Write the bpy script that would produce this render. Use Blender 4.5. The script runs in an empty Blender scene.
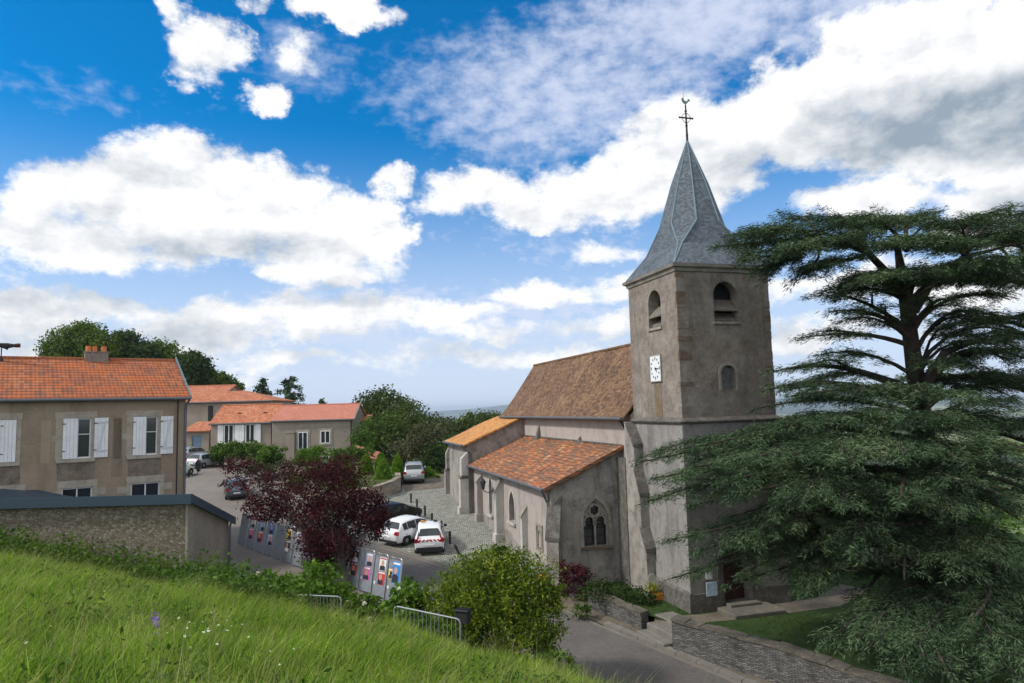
import bpy, math, random
import numpy as np
from mathutils import Vector, Matrix
from mathutils.geometry import tessellate_polygon, delaunay_2d_cdt

random.seed(7)
RNG = np.random.default_rng(11)
scn = bpy.context.scene
COL = scn.collection
R = math.radians

# ------------------------------------------------------------------ camera
F = 700.0
PITCH = math.atan(67 / 700.0)
ROLL = R(1.5)
EYE = 9.0
fw = np.array([0, math.cos(PITCH), math.sin(PITCH)])
up0 = np.array([0, -math.sin(PITCH), math.cos(PITCH)])
rt0 = np.array([1.0, 0, 0])
rt = math.cos(ROLL) * rt0 - math.sin(ROLL) * up0
up = math.cos(ROLL) * up0 + math.sin(ROLL) * rt0
cam = bpy.data.cameras.new('camera')
camo = bpy.data.objects.new('camera', cam)
COL.objects.link(camo)
cam.sensor_width = 36
cam.lens = F / 1024 * 36
cam.clip_start = 0.1
cam.clip_end = 40000
camo.matrix_world = Matrix(((rt[0], up[0], -fw[0], 0), (rt[1], up[1], -fw[1], 0), (rt[2], up[2], -fw[2], EYE), (0, 0, 0, 1)))
scn.camera = camo
def ray(x, y):
    return fw + (x - 512) / F * rt - (y - 341.5) / F * up
def aty(x, y, Y):                     # the point at depth Y seen in direction (x, y)
    d = ray(x, y)
    p = d * (Y / d[1])
    return np.array([p[0], p[1], p[2] + EYE])

# ------------------------------------------------------------------ node helpers
class NT:
    def __init__(s, nt):
        s.nt = nt
    def n(s, typ, ins=None, out=0, **attrs):
        nd = s.nt.nodes.new('ShaderNode' + typ)
        for k, v in attrs.items():
            setattr(nd, k, v)
        for k, v in (ins or {}).items():
            sk = nd.inputs[k]
            if hasattr(v, 'links') or isinstance(v, bpy.types.NodeSocket):
                s.nt.links.new(v, sk)
            else:
                if isinstance(v, (tuple, list)) and len(v) == 3 and sk.type == 'RGBA':
                    v = (*v, 1)
                sk.default_value = v
        return nd.outputs[out] if out is not None else nd
    def m(s, op, a, b=0.0, c=0.0, clamp=False):
        return s.n('Math', {0: a, 1: b, 2: c}, operation=op, use_clamp=clamp)
    def mix(s, f, a, b, blend='MIX'):
        nd = s.n('Mix', None, None, data_type='RGBA', blend_type=blend)
        for k, v in ((0, f), (6, a), (7, b)):
            sk = nd.inputs[k]
            if isinstance(v, bpy.types.NodeSocket):
                s.nt.links.new(v, sk)
            else:
                sk.default_value = (*v, 1) if isinstance(v, (tuple, list)) else v
        return nd.outputs[2]
    def ramp(s, f, stops):
        nd = s.n('ValToRGB', {0: f}, None)
        e = nd.color_ramp.elements
        while len(e) < len(stops):
            e.new(0.5)
        for el, (p, c) in zip(e, stops):
            el.position = p
            el.color = (*c, 1) if isinstance(c, (tuple, list)) else (c, c, c, 1)
        return nd.outputs[0]
    def mr(s, v, a, b, c=0.0, d=1.0, smooth=True):
        return s.n('MapRange', {0: v, 1: a, 2: b, 3: c, 4: d}, interpolation_type='SMOOTHSTEP' if smooth else 'LINEAR')
    def noise(s, vec, scale, detail=5.0, rough=0.6, dist=0.0, out=0):
        return s.n('TexNoise', {'Vector': vec, 'Scale': scale, 'Detail': detail, 'Roughness': rough, 'Distortion': dist}, out)
    def mapping(s, vec, scale=(1, 1, 1), loc=(0, 0, 0)):
        return s.n('Mapping', {'Vector': vec, 'Scale': scale, 'Location': loc})

# ------------------------------------------------------------------ sky, sun, exposure
SUN_DIR = Vector((-0.74, -0.22, 0.72)).normalized()
SUN_EL = math.asin(SUN_DIR.z)
SUN_AZ = math.atan2(SUN_DIR.x, SUN_DIR.y)
SKY = 0.1
CLOUD_FILL = 1.32  # radiance of unseen clouds behind the camera, brightened to lift the ambient light
wd = bpy.data.worlds.new('World')
scn.world = wd
wd.use_nodes = True
wd.node_tree.nodes.clear()
W = NT(wd.node_tree)
def build_sky():
    sky = W.n('TexSky', None, 0, sky_type='NISHITA', sun_disc=False, sun_elevation=SUN_EL, sun_rotation=SUN_AZ,
              altitude=300, air_density=1.0, dust_density=0.6, ozone_density=2.5)
    geo = W.n('TexCoord', None, 0)
    d = W.n('NewGeometry', None, None).outputs['Incoming']
    d = W.n('VectorMath', {0: W.n('TexCoord', None, None).outputs['Generated'], 1: (1, 1, 1)}, operation='MULTIPLY')
    d = W.n('VectorMath', {0: d}, operation='NORMALIZE')
    sx = W.n('SeparateXYZ', {0: d}, None)
    az = W.m('ARCTAN2', sx.outputs[0], sx.outputs[1])
    el = W.m('ARCSINE', sx.outputs[2])
    ae = W.n('CombineXYZ', {0: az, 1: el, 2: 0.0})
    # billow warp
    w1 = W.noise(W.mapping(ae, (1, 1.25, 1)), 7.0, 8.0, 0.62, out=1)
    w1 = W.n('VectorMath', {0: w1, 1: (0.5, 0.5, 0.5)}, operation='SUBTRACT')
    v = W.n('VectorMath', {0: w1, 1: (0.17, 0.13, 0.0), 2: ae}, operation='MULTIPLY_ADD')
    def conv(x, y):
        r = ray(x, y)
        r = r / np.linalg.norm(r)
        return math.atan2(r[0], r[1]), math.asin(r[2])
    def field(ells, vec):
        acc = None
        for (x, y, rx, ry, w) in ells:
            a, e = conv(x, y)
            ca = 1 / max(0.35, math.cos(a)) ** 1.0
            ra = rx / F * math.cos(a) ** 2 * 1.05
            re = ry / F * math.cos(a) * 1.05
            q = W.n('VectorMath', {0: vec, 1: (1 / ra, 1 / re, 0), 2: (-a / ra, -e / re, 0)}, operation='MULTIPLY_ADD')
            l = W.n('VectorMath', {0: q, 1: q}, 1, operation='DOT_PRODUCT')
            f = W.m('MULTIPLY_ADD', l, -w, w)
            acc = f if acc is None else W.m('SMOOTH_MAX', acc, f, 0.25)
        return acc
    cum = field([
        (100, 195, 95, 45, .75), (180, 180, 90, 40, .75), (262, 190, 85, 42, .75), (332, 232, 80, 46, .8), (215, 232, 110, 36, .7), (395, 222, 26, 26, .7),
        (55, 240, 95, 34, .7), (330, 272, 62, 22, .6), (20, 315, 95, 24, .6), (110, 302, 80, 18, .55), (200, 325, 95, 24, .6), (330, 318, 85, 20, .6), (440, 318, 65, 16, .55), (60, 345, 120, 18, .5),
        (205, 48, 44, 40, .8), (262, 98, 30, 12, .55), (335, 2, 60, 20, .7), (255, -2, 20, 12, .4), (300, 55, 20, 16, .2), (165, 8, 14, 16, .25),
        (400, 180, 24, 17, .6), (472, 187, 56, 34, .75), (525, 215, 45, 18, .6), (540, 294, 55, 15, .6), (470, 312, 40, 10, .45), (605, 250, 36, 12, .35), (600, 330, 60, 12, .4), (500, 335, 60, 9, .35),
        (600, 190, 70, 38, .75), (690, 150, 90, 55, .9), (790, 110, 115, 60, 1), (900, 55, 145, 50, 1), (1030, 45, 120, 60, 1), (960, 130, 165, 56, 1),
        (880, 205, 100, 20, .65), (1010, 200, 90, 45, .7), (640, 290, 60, 14, .4), (850, 290, 120, 20, .5), (830, 330, 120, 14, .5), (1010, 300, 110, 34, .6),
        (1130, 140, 140, 150, 1), (-90, 300, 90, 60, .6), (560, 356, 190, 10, .3), (300, 355, 120, 9, .3), (120, 372, 160, 10, .3)], v)
    ns = W.noise(W.mapping(ae, (1, 1.45, 1), (3.1, 1.7, 0)), 11.0, 10.0, 0.64)
    nn = W.m('MULTIPLY_ADD', ns, 2.05, -1.02)
    dens = W.m('ADD', cum, nn)
    # generic cover out of the photo's field: behind and to the sides
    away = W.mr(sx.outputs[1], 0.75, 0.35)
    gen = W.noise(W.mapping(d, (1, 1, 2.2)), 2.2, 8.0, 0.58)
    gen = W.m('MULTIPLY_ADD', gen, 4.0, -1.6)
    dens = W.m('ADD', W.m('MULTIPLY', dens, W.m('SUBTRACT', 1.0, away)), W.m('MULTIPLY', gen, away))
    alpha = W.mr(dens, -0.10, 0.46)
    # shade inside the clouds
    sh = field([(905, 125, 150, 42, 1), (1020, 118, 110, 60, 1), (770, 170, 90, 30, .6), (1010, 215, 80, 40, .7), (215, 250, 150, 22, .55), (95, 296, 130, 20, .5),
                (90, 165, 70, 22, .2), (340, 292, 80, 14, .5), (250, 340, 180, 16, .4), (480, 345, 190, 16, .4), (60, 345, 120, 18, .4), (860, 345, 200, 25, .4), (740, 250, 90, 40, .5)], ae)
    off = W.n('VectorMath', {0: ae, 1: (-0.01, 0.026, 0)}, operation='ADD')
    ns2 = W.noise(W.mapping(off, (1, 1.45, 1), (3.1, 1.7, 0)), 11.0, 6.0, 0.6)
    ns3 = W.noise(W.mapping(ae, (1, 1.45, 1), (3.1, 1.7, 0)), 11.0, 6.0, 0.6)
    relief = W.m('SUBTRACT', ns2, ns3)
    n2 = W.noise(W.mapping(ae, (1, 1.8, 1), (0, -.6, 0)), 6.0, 6.0, 0.58)
    shade = W.m('ADD', W.m('MULTIPLY', W.m('MAXIMUM', sh, -0.22), 0.95), W.m('ADD', W.m('MULTIPLY', relief, 2.2), W.m('MULTIPLY_ADD', n2, 1.7, -0.68)))
    shade = W.mr(shade, -0.05, 1.3, 0, 1, False)
    ccol = W.mix(shade, (1.07, 1.07, 1.08), (0.33, 0.41, 0.50))
    ccol = W.mix(away, ccol, (CLOUD_FILL, CLOUD_FILL, CLOUD_FILL))
    # thin high veil
    veil = field([(560, 95, 190, 75, .9), (690, 20, 190, 50, 1), (860, 10, 150, 40, .9), (440, 95, 90, 26, .5), (490, 70, 40, 18, .4), (560, 245, 190, 60, .55), (300, 60, 60, 30, .3), (480, 330, 520, 70, 1.1), (130, 100, 100, 14, .1)], ae)
    vn = W.noise(W.mapping(ae, (1, 1.7, 1), (.3, .2, 0)), 30.0, 5.0, 0.6)
    vn2 = W.noise(W.mapping(ae, (1, 1.3, 1)), 4.0, 3.0, 0.5)
    vv = W.m('ADD', W.m('MAXIMUM', veil, -0.6), W.m('ADD', W.m('MULTIPLY_ADD', vn, 1.6, -0.8), W.m('MULTIPLY_ADD', vn2, 1.0, -0.5)))
    va = W.mr(vv, -0.05, 1.2, 0, .86)
    lowv = W.mr(el, 0.40, 0.0, 0.0, 0.92)
    va = W.m('MAXIMUM', va, lowv)
    blue = W.mix(1.0, sky, (0.28, 1.10, 1.60), 'MULTIPLY')
    blue = W.n('HueSaturation', {'Saturation': 1.25, 'Value': 1.0, 'Color': blue})
    blue = W.n('VectorMath', {0: blue, 1: (SKY, SKY, SKY)}, operation='MULTIPLY')
    c = W.mix(va, blue, (0.74, 0.80, 0.98))
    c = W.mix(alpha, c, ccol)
    below = W.mr(sx.outputs[2], -0.02, 0.0)
    c = W.mix(below, (0.10, 0.12, 0.08), c)
    c = W.n('VectorMath', {0: c, 1: (1 / SKY, 1 / SKY, 1 / SKY)}, operation='MULTIPLY')
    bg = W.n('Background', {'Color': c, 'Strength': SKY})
    W.n('OutputWorld', {'Surface': bg}, None)
build_sky()
sun = bpy.data.lights.new('sun', 'SUN')
sun.energy = 3.0
sun.angle = R(6)
sun.color = (1.0, 0.95, 0.87)
suno = bpy.data.objects.new('sun', sun)
COL.objects.link(suno)
suno.rotation_euler = SUN_DIR.to_track_quat('Z', 'Y').to_euler()
suno.location = (-60, -20, 80)
scn.view_settings.view_transform = 'Standard'
scn.view_settings.look = 'None'
scn.view_settings.exposure = 0.0
scn.view_settings.gamma = 1.0
scn.cycles.max_bounces = 6
scn.cycles.diffuse_bounces = 3
scn.cycles.transmission_bounces = 4
scn.cycles.transparent_max_bounces = 6
scn.cycles.use_denoising = True

# ------------------------------------------------------------------ materials
MATS = {}
def newmat(name):
    m = bpy.data.materials.new(name)
    m.use_nodes = True
    nt = m.node_tree
    nt.nodes.clear()
    N = NT(nt)
    b = N.n('BsdfPrincipled', {'Roughness': 0.8, 'Specular IOR Level': 0.3}, None)
    N.n('OutputMaterial', {'Surface': b.outputs[0]}, None)
    MATS[name] = m
    return m, N, b
def setc(N, b, col, rough=None, bump=None, dist=0.02, strength=0.5):
    N.nt.links.new(col, b.inputs['Base Color'])
    if rough is not None:
        b.inputs['Roughness'].default_value = rough
    if bump is not None:
        bm = N.n('Bump', {'Height': bump, 'Distance': dist, 'Strength': strength})
        N.nt.links.new(bm, b.inputs['Normal'])
def mottled(name, stops, scale=0.6, rough=0.9, fine=14.0, bump=0.3, dist=0.02, streak=0.0, streakcol=(0.05, 0.05, 0.045), blot=0.0, blotcol=(0.04, 0.04, 0.04), blotscale=1.6, world=False):
    m, N, b = newmat(name)
    co = N.n('NewGeometry', None, 0) if world else N.n('TexCoord', None, 3)
    n1 = N.noise(co, scale, 7, 0.65)
    n3 = N.noise(co, fine, 6, 0.65)
    n4 = N.noise(co, scale * 5, 6, 0.7)
    c = N.ramp(N.m('MULTIPLY_ADD', N.m('SUBTRACT', n3, .5), .55, N.m('MULTIPLY_ADD', N.m('SUBTRACT', n4, .5), .5, n1)), stops)
    if blot:
        f = N.mr(N.noise(co, blotscale, 8, 0.7), 0.5, 0.68, 0, blot)
        c = N.mix(f, c, blotcol)
    if streak:
        s = N.noise(N.mapping(co, (1.1, 1.1, 0.2)), 1.0, 8, 0.66, .6)
        c = N.mix(N.mr(s, 0.47, 0.74, 0, streak * .85), c, streakcol)
    setc(N, b, c, rough, n3, dist, bump)
    return m
def plain(name, col, rough=0.6, metal=0.0, var=0.12, scale=3.0, spec=0.3):
    m, N, b = newmat(name)
    co = N.n('TexCoord', None, 3)
    n1 = N.noise(co, scale, 5, 0.6)
    c = N.mix(n1, tuple(x * (1 - var) for x in col), tuple(min(1, x * (1 + var)) for x in col))
    setc(N, b, c, rough)
    b.inputs['Metallic'].default_value = metal
    b.inputs['Specular IOR Level'].default_value = spec
    return m
def tiles(name, stops, w=0.17, h=0.11, moss=0.4, mosscol=(0.06, 0.055, 0.035), patch=None, wave=False, gap=0.14, gapshade=0.45, bump=0.8, stag=0.5):
    m, N, b = newmat(name)
    uv = N.n('UVMap', None, 0)
    s = N.n('SeparateXYZ', {0: uv}, None)
    V = N.m('DIVIDE', s.outputs[1], h)
    row = N.m('FLOOR', V)
    fv = N.m('FRACT', V)
    U = N.m('ADD', N.m('DIVIDE', s.outputs[0], w), N.m('MULTIPLY', N.m('MODULO', row, 2.0), stag))
    fu = N.m('FRACT', U)
    rnd = N.n('TexWhiteNoise', {'Vector': N.n('CombineXYZ', {0: N.m('FLOOR', U), 1: row, 2: 0.0})}, 0, noise_dimensions='2D')
    big = N.noise(uv, 0.55, 5, 0.62)
    f = N.m('ADD', N.m('MULTIPLY', rnd, 0.62), N.m('MULTIPLY_ADD', big, 1.1, -0.36))
    c = N.ramp(f, stops)
    if patch:
        c = N.mix(N.mr(N.noise(N.mapping(uv, (1, 1.7, 1), (4, 2, 0)), 0.42, 4, 0.6), 0.47, 0.6, 0, patch[0]), c, patch[1])
    mo = N.noise(uv, 2.4, 8, 0.72)
    c = N.mix(N.mr(mo, 0.48, 0.7, 0, moss), c, mosscol)
    gapf = N.m('LESS_THAN', fv, gap)
    gapf = N.m('MULTIPLY', gapf, N.m('MULTIPLY_ADD', N.noise(uv, 1.6, 4, .7), 1.3, .2, True))
    c = N.mix(N.m('MULTIPLY', gapf, gapshade, 0, True), c, (0.03, 0.022, 0.018))  # tile row gap with its small shadow, painted as a dark line
    hgt = N.m('SUBTRACT', 1.0, fv)
    if wave:
        hgt = N.m('ADD', N.m('MULTIPLY', hgt, .6), N.m('MULTIPLY', N.m('SINE', N.m('MULTIPLY', fu, 6.283)), .4))
    hgt = N.m('ADD', hgt, N.m('MULTIPLY', rnd, 0.5))
    setc(N, b, c, 0.85, hgt, 0.03, bump)
    return m
def masonry(name, stops, mortar, w=0.4, h=0.2, msize=0.02, moss=0.3, mosscol=(0.03, 0.035, 0.02), jitter=0.12, bump=0.8):
    m, N, b = newmat(name)
    uv = N.n('UVMap', None, 0)
    jn = N.n('VectorMath', {0: N.noise(uv, 2.2, 3, 0.5, out=1), 1: (jitter, jitter, 0), 2: uv}, operation='MULTIPLY_ADD')
    br = N.n('TexBrick', {'Vector': jn, 'Color1': (0, 0, 0), 'Color2': (1, 1, 1), 'Mortar': (0.5, .5, .5), 'Scale': 1.0, 'Mortar Size': msize, 'Mortar Smooth': 0.3,
                        'Bias': 0.0, 'Brick Width': w, 'Row Height': h}, None)
    n1 = N.noise(uv, 3.0, 7, 0.7)
    f = N.m('ADD', N.m('MULTIPLY', br.outputs[0], 0.55), N.m('MULTIPLY_ADD', n1, 0.9, -0.2))
    c = N.ramp(f, stops)
    c = N.mix(br.outputs[1], c, mortar)
    c = N.mix(N.mr(N.noise(uv, 0.9, 8, 0.75), 0.48, 0.68, 0, moss), c, mosscol)
    hg = N.m('ADD', N.m('SUBTRACT', 1.0, br.outputs[1]), N.m('MULTIPLY', n1, 0.8))
    setc(N, b, c, 0.92, hg, 0.03, bump)
    return m
def rubble(name, stops, mortar, scale=4.0, moss=0.3, mosscol=(0.02, 0.03, 0.01)):
    m, N, b = newmat(name)
    co = N.n('TexCoord', None, 3)
    mp = N.mapping(co, (1, 1, 1.5))
    mp = N.n('VectorMath', {0: N.noise(co, 5, 3, .5, out=1), 1: (.08, .08, .08), 2: mp}, operation='MULTIPLY_ADD')
    vc = N.n('TexVoronoi', {'Vector': mp, 'Scale': scale}, None)
    vd = N.n('TexVoronoi', {'Vector': mp, 'Scale': scale}, 0, feature='DISTANCE_TO_EDGE')
    r = N.n('SeparateColor', {0: vc.outputs['Color']}, 0)
    n1 = N.noise(co, 6, 7, 0.7)
    c = N.ramp(N.m('ADD', N.m('MULTIPLY', r, .7), N.m('MULTIPLY_ADD', n1, .7, -.2)), stops)
    e = N.mr(vd, 0.02, 0.09)
    c = N.mix(e, mortar, c)
    c = N.mix(N.mr(N.noise(co, 0.8, 8, 0.75), 0.5, 0.68, 0, moss), c, mosscol)
    setc(N, b, c, 0.92, N.m('ADD', e, N.m('MULTIPLY', n1, .5)), 0.04, 0.9)
    return m
def leafmat(name, stops, trans=0.35, nscale=0.9, rough=0.55, nweight=0.7):
    m = bpy.data.materials.new(name)
    m.use_nodes = True
    nt = m.node_tree
    nt.nodes.clear()
    N = NT(nt)
    g = N.n('NewGeometry', None, None)
    n1 = N.noise(g.outputs['Position'], nscale, 4, 0.6)
    f = N.m('ADD', N.m('MULTIPLY', g.outputs['Random Per Island'], 1 - nweight * .6), N.m('MULTIPLY_ADD', N.m('SUBTRACT', n1, .5), nweight * 2.2, nweight * .28))
    c = N.ramp(f, stops)
    p = N.n('BsdfPrincipled', {'Base Color': c, 'Roughness': rough, 'Specular IOR Level': 0.12})
    t = N.n('BsdfTranslucent', {'Color': N.mix(1.0, c, (1.15, 1.2, .7), 'MULTIPLY')})
    N.n('OutputMaterial', {'Surface': N.n('MixShader', {0: trans, 1: p, 2: t})}, None)
    MATS[name] = m
    return m
def glassy(name, col=(0.015, 0.018, 0.022), rough=0.08):
    m = plain(name, col, rough, 0, .3, 2.0, 0.6)
    return m

M = dict(
    tower=mottled('tower_render', [(0.2, (0.12, 0.098, 0.08)), (0.4, (0.2, 0.17, 0.145)), (0.58, (0.27, 0.238, 0.208)), (0.78, (0.36, 0.325, 0.29))], 0.95, .95, 6, .8, .05, .55, (0.075, 0.063, 0.053), .5, (0.13, 0.095, 0.068), .75),
    towerlow=mottled('tower_lower_render', [(0.2, (0.16, 0.148, 0.138)), (0.42, (0.245, 0.23, 0.218)), (0.6, (0.30, 0.285, 0.272)), (0.8, (0.36, 0.345, 0.332))], 0.9, .95, 7, .6, .04, .6, (0.06, 0.053, 0.046), .6, (0.10, 0.088, 0.075), .9),
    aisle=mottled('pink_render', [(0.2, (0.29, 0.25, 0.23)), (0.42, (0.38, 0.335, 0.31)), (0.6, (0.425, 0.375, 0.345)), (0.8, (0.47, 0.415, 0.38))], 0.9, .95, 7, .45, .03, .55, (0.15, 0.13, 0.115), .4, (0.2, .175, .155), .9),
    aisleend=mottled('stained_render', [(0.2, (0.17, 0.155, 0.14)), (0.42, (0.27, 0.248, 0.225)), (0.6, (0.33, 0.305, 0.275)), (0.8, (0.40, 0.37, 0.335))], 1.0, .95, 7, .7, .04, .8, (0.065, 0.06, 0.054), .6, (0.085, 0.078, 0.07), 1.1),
    stone=mottled('old_limestone', [(0.2, (0.16, 0.145, 0.125)), (0.5, (0.29, 0.265, 0.23)), (0.8, (0.40, 0.37, 0.32))], 1.4, .92, 14, .5, .02, .4, (0.07, 0.065, 0.058), .4, (0.06, 0.055, 0.05), 2.0),
    palestone=mottled('pale_limestone', [(0.2, (0.32, 0.30, 0.275)), (0.5, (0.47, 0.445, 0.41)), (0.8, (0.56, 0.53, 0.49))], 1.4, .92, 14, .4, .02, .35, (0.2, 0.185, 0.17), .25, (0.14, 0.13, 0.12), 2.4),
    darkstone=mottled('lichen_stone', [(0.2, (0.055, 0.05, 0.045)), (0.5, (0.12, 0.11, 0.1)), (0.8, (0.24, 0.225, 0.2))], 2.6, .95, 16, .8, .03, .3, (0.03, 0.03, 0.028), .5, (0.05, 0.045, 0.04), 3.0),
    oldstone=mottled('brown_quoin', [(0.3, (0.10, 0.072, 0.05)), (0.55, (0.175, 0.13, 0.095)), (0.8, (0.26, 0.215, 0.175))], 2.0, .95, 16, .7, .03),
    slate=None, aisletile=None,
    iron=plain('black_iron', (0.025, 0.025, 0.027), .55, .3),
    lead=plain('weathered_lead', (0.16, 0.225, 0.27), .55, .2, .25),
    zincgutter=plain('zinc_gutter', (0.13, 0.14, 0.155), .55, .4, .25),
    copper=plain('verdigris', (0.16, 0.27, 0.25), .6, .3, .3),
    glass=glassy('dark_glass'),
    glassblue=glassy('house_glass', (0.03, 0.036, 0.042), .06),
    louvre=mottled('louvre_slate', [(0.3, (0.10, 0.085, 0.07)), (0.7, (0.2, 0.175, 0.15))], 1.5, .9, 12, .4),
    woodgrey=mottled('grey_wood', [(0.3, (0.11, 0.11, 0.115)), (0.7, (0.25, 0.25, 0.26))], 2, .9, 12, .4, .01, .5, (0.05, .05, .05)),
    reddoor=mottled('dark_red_door', [(0.3, (0.03, 0.01, 0.008)), (0.7, (0.07, 0.02, 0.016))], 2, .7, 12, .4),
    white=plain('white_paint', (0.72, 0.73, 0.75), .55, 0, .05),
    shutter=mottled('white_shutter', [(0.3, (0.66, 0.67, 0.70)), (0.7, (0.80, 0.81, 0.83))], 1.5, .6, 9, .15, .01, .25, (0.52, .53, .56)),
    clock=plain('clock_face', (0.74, 0.77, 0.80), .5, 0, .04),
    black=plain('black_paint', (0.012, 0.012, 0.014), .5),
    house=mottled('brown_house_render', [(0.2, (0.2, 0.155, 0.112)), (0.5, (0.285, 0.225, 0.165)), (0.8, (0.345, 0.275, 0.205))], 0.5, .95, 9, .35, .02, .5, (0.14, 0.115, 0.09), .2, (0.32, .26, .18), .7),
    soot=mottled('soot_streak_render', [(0.25, (0.075, 0.065, 0.054)), (0.5, (0.19, 0.155, 0.12)), (0.75, (0.28, 0.22, 0.165))], 2.2, .95, 14, .3, .02, .6, (0.06, 0.052, 0.044)),
    surround=mottled('window_surround_stone', [(0.2, (0.24, 0.215, 0.175)), (0.5, (0.35, 0.315, 0.26)), (0.8, (0.44, 0.40, 0.335))], 1.8, .92, 12, .4, .02, .3, (.15, .13, .11)),
    greyhouse=mottled('grey_brown_render', [(0.2, (0.2, 0.175, 0.145)), (0.5, (0.26, 0.228, 0.19)), (0.8, (0.3, 0.265, 0.225))], 0.4, .95, 8, .2, .02, .4, (.17, .15, .125)),
    longwall=mottled('stone_house_render', [(0.2, (0.2, 0.17, 0.135)), (0.5, (0.29, 0.25, 0.205)), (0.8, (0.35, 0.305, 0.25))], 0.8, .95, 8, .3, .02, .4, (.16, .14, .12), .3, (.17, .14, .11)),
    rubble=rubble('rubble_wall', [(0.1, (0.13, 0.108, 0.078)), (0.4, (0.2, 0.168, 0.122)), (0.65, (0.27, 0.24, 0.185)), (0.92, (0.38, 0.36, 0.32))], (0.185, 0.15, 0.105), 8.0, .55, (.11, .09, .055)),
    annexside=mottled('annex_render', [(0.2, (0.2, 0.178, 0.148)), (0.5, (0.29, 0.26, 0.22)), (0.8, (0.36, 0.325, 0.275))], 0.6, .95, 9, .3, .02, .4, (.11, .1, .085)),
    zinc=plain('blue_grey_sheet_roof', (0.055, 0.085, 0.12), .45, .3, .12),
    chimney=mottled('chimney_render', [(0.3, (0.14, 0.12, 0.105)), (0.7, (0.25, 0.22, 0.2))], 1, .9, 10, .3),
    terracotta=plain('terracotta', (0.5, 0.17, 0.065), .8, 0, .25),
    tarmac=mottled('street_tarmac', [(0.2, (0.135, 0.115, 0.098)), (0.5, (0.185, 0.16, 0.138)), (0.8, (0.225, 0.198, 0.172))], 0.22, .92, 5, .25, .01, 0, (0, 0, 0), .35, (.12, .1, .085), .5, world=True),
    asphalt=mottled('road_asphalt', [(0.2, (0.085, 0.077, 0.07)), (0.5, (0.12, 0.109, 0.10)), (0.8, (0.155, 0.142, 0.13))], 0.3, .9, 6, .25, .01, 0, (0, 0, 0), .4, (.08, .072, .066), .6, world=True),
    kerb=mottled('kerb_stone', [(0.2, (0.12, 0.11, 0.095)), (0.7, (0.22, 0.205, 0.18))], 2, .9, 12, .4),
    gravel=mottled('gravel_path', [(0.2, (0.08, 0.066, 0.048)), (0.5, (0.14, 0.117, 0.088)), (0.8, (0.21, 0.178, 0.14))], 1.5, .95, 30, .6, .02),
    soil=mottled('bank_soil', [(0.2, (0.035, 0.05, 0.012)), (0.5, (0.06, 0.085, 0.018)), (0.8, (0.09, 0.115, 0.03))], 1.2, 1, 12, .6, .05),
    lawn=mottled('lawn_turf', [(0.2, (0.014, 0.03, 0.006)), (0.5, (0.028, 0.058, 0.010)), (0.8, (0.055, 0.085, 0.018))], 0.5, 1, 14, .7, .05),
    silverpaint=plain('silver_car_paint', (0.42, 0.44, 0.46), .25, .4, .03, 1, .5),
    whitepaint=plain('white_car_paint', (0.80, 0.81, 0.83), .2, 0, .02, 1, .5),
    blackpaint=plain('black_car_paint', (0.010, 0.010, 0.012), .3, 0, .05, 1, .25),
    greypaint=plain('dark_grey_car_paint', (0.10, 0.12, 0.14), .22, .3, .05, 1, .5),
    greenpaint=plain('pale_green_car_paint', (0.50, 0.56, 0.44), .3, 0, .04, 1, .5),
    carglass=glassy('car_glass', (0.02, 0.028, 0.032), .05),
    rubber=plain('tyre_rubber', (0.02, 0.02, 0.02), .85),
    rim=plain('alloy_rim', (0.35, 0.36, 0.37), .4, .6),
    plastic=plain('black_plastic', (0.025, 0.025, 0.027), .6),
    redlight=plain('tail_light_red', (0.40, 0.012, 0.012), .25, 0, .1, 3, .5),
    redstripe=plain('red_stripe', (0.55, 0.03, 0.03), .4),
    lens=plain('headlight_lens', (0.6, 0.62, 0.64), .15, 0, .05, 2, .6),
    amber=plain('amber_lamp', (0.6, 0.25, 0.03), .3),
    orange=plain('orange_plastic', (0.62, 0.23, 0.02), .5),
    galv=plain('galvanised_steel', (0.36, 0.385, 0.40), .45, .55, .15, 4),
    sheet=mottled('grey_sheet_metal', [(0.2, (0.15, 0.17, 0.2)), (0.5, (0.215, 0.24, 0.275)), (0.8, (0.28, 0.31, 0.35))], 1.0, .5, 8, .1, .01, .35, (.17, .185, .2)),
    post=mottled('dark_wood_post', [(0.3, (0.03, 0.025, 0.022)), (0.7, (0.07, 0.06, 0.05))], 4, .9, 16, .4),
    bark=mottled('cedar_bark', [(0.25, (0.02, 0.015, 0.012)), (0.5, (0.045, 0.034, 0.028)), (0.8, (0.085, 0.068, 0.057))], 2.5, .95, 14, .9, .04, .4, (.015, .012, .01)),
    barkgrey=mottled('grey_bark', [(0.25, (0.07, 0.06, 0.055)), (0.7, (0.2, 0.18, 0.165))], 3, .95, 14, .7, .03),
    bluedoor=plain('blue_grey_door', (0.15, 0.23, 0.32), .6),
    blueleaf=None)
M['slate'] = tiles('slate_spire', [(0.2, (0.065, 0.08, 0.098)), (0.5, (0.095, 0.117, 0.14)), (0.85, (0.14, 0.165, 0.195))], .13, .09, .35, (0.10, 0.115, 0.105), gap=.16, gapshade=.4, bump=.5)
M['navetile'] = tiles('brown_flat_tile', [(0.1, (0.07, 0.04, 0.025)), (0.4, (0.135, 0.075, 0.042)), (0.65, (0.2, 0.113, 0.058)), (0.95, (0.28, 0.175, 0.10))], .19, .15, .4, (0.085, 0.066, 0.046), bump=1.0)
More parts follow.
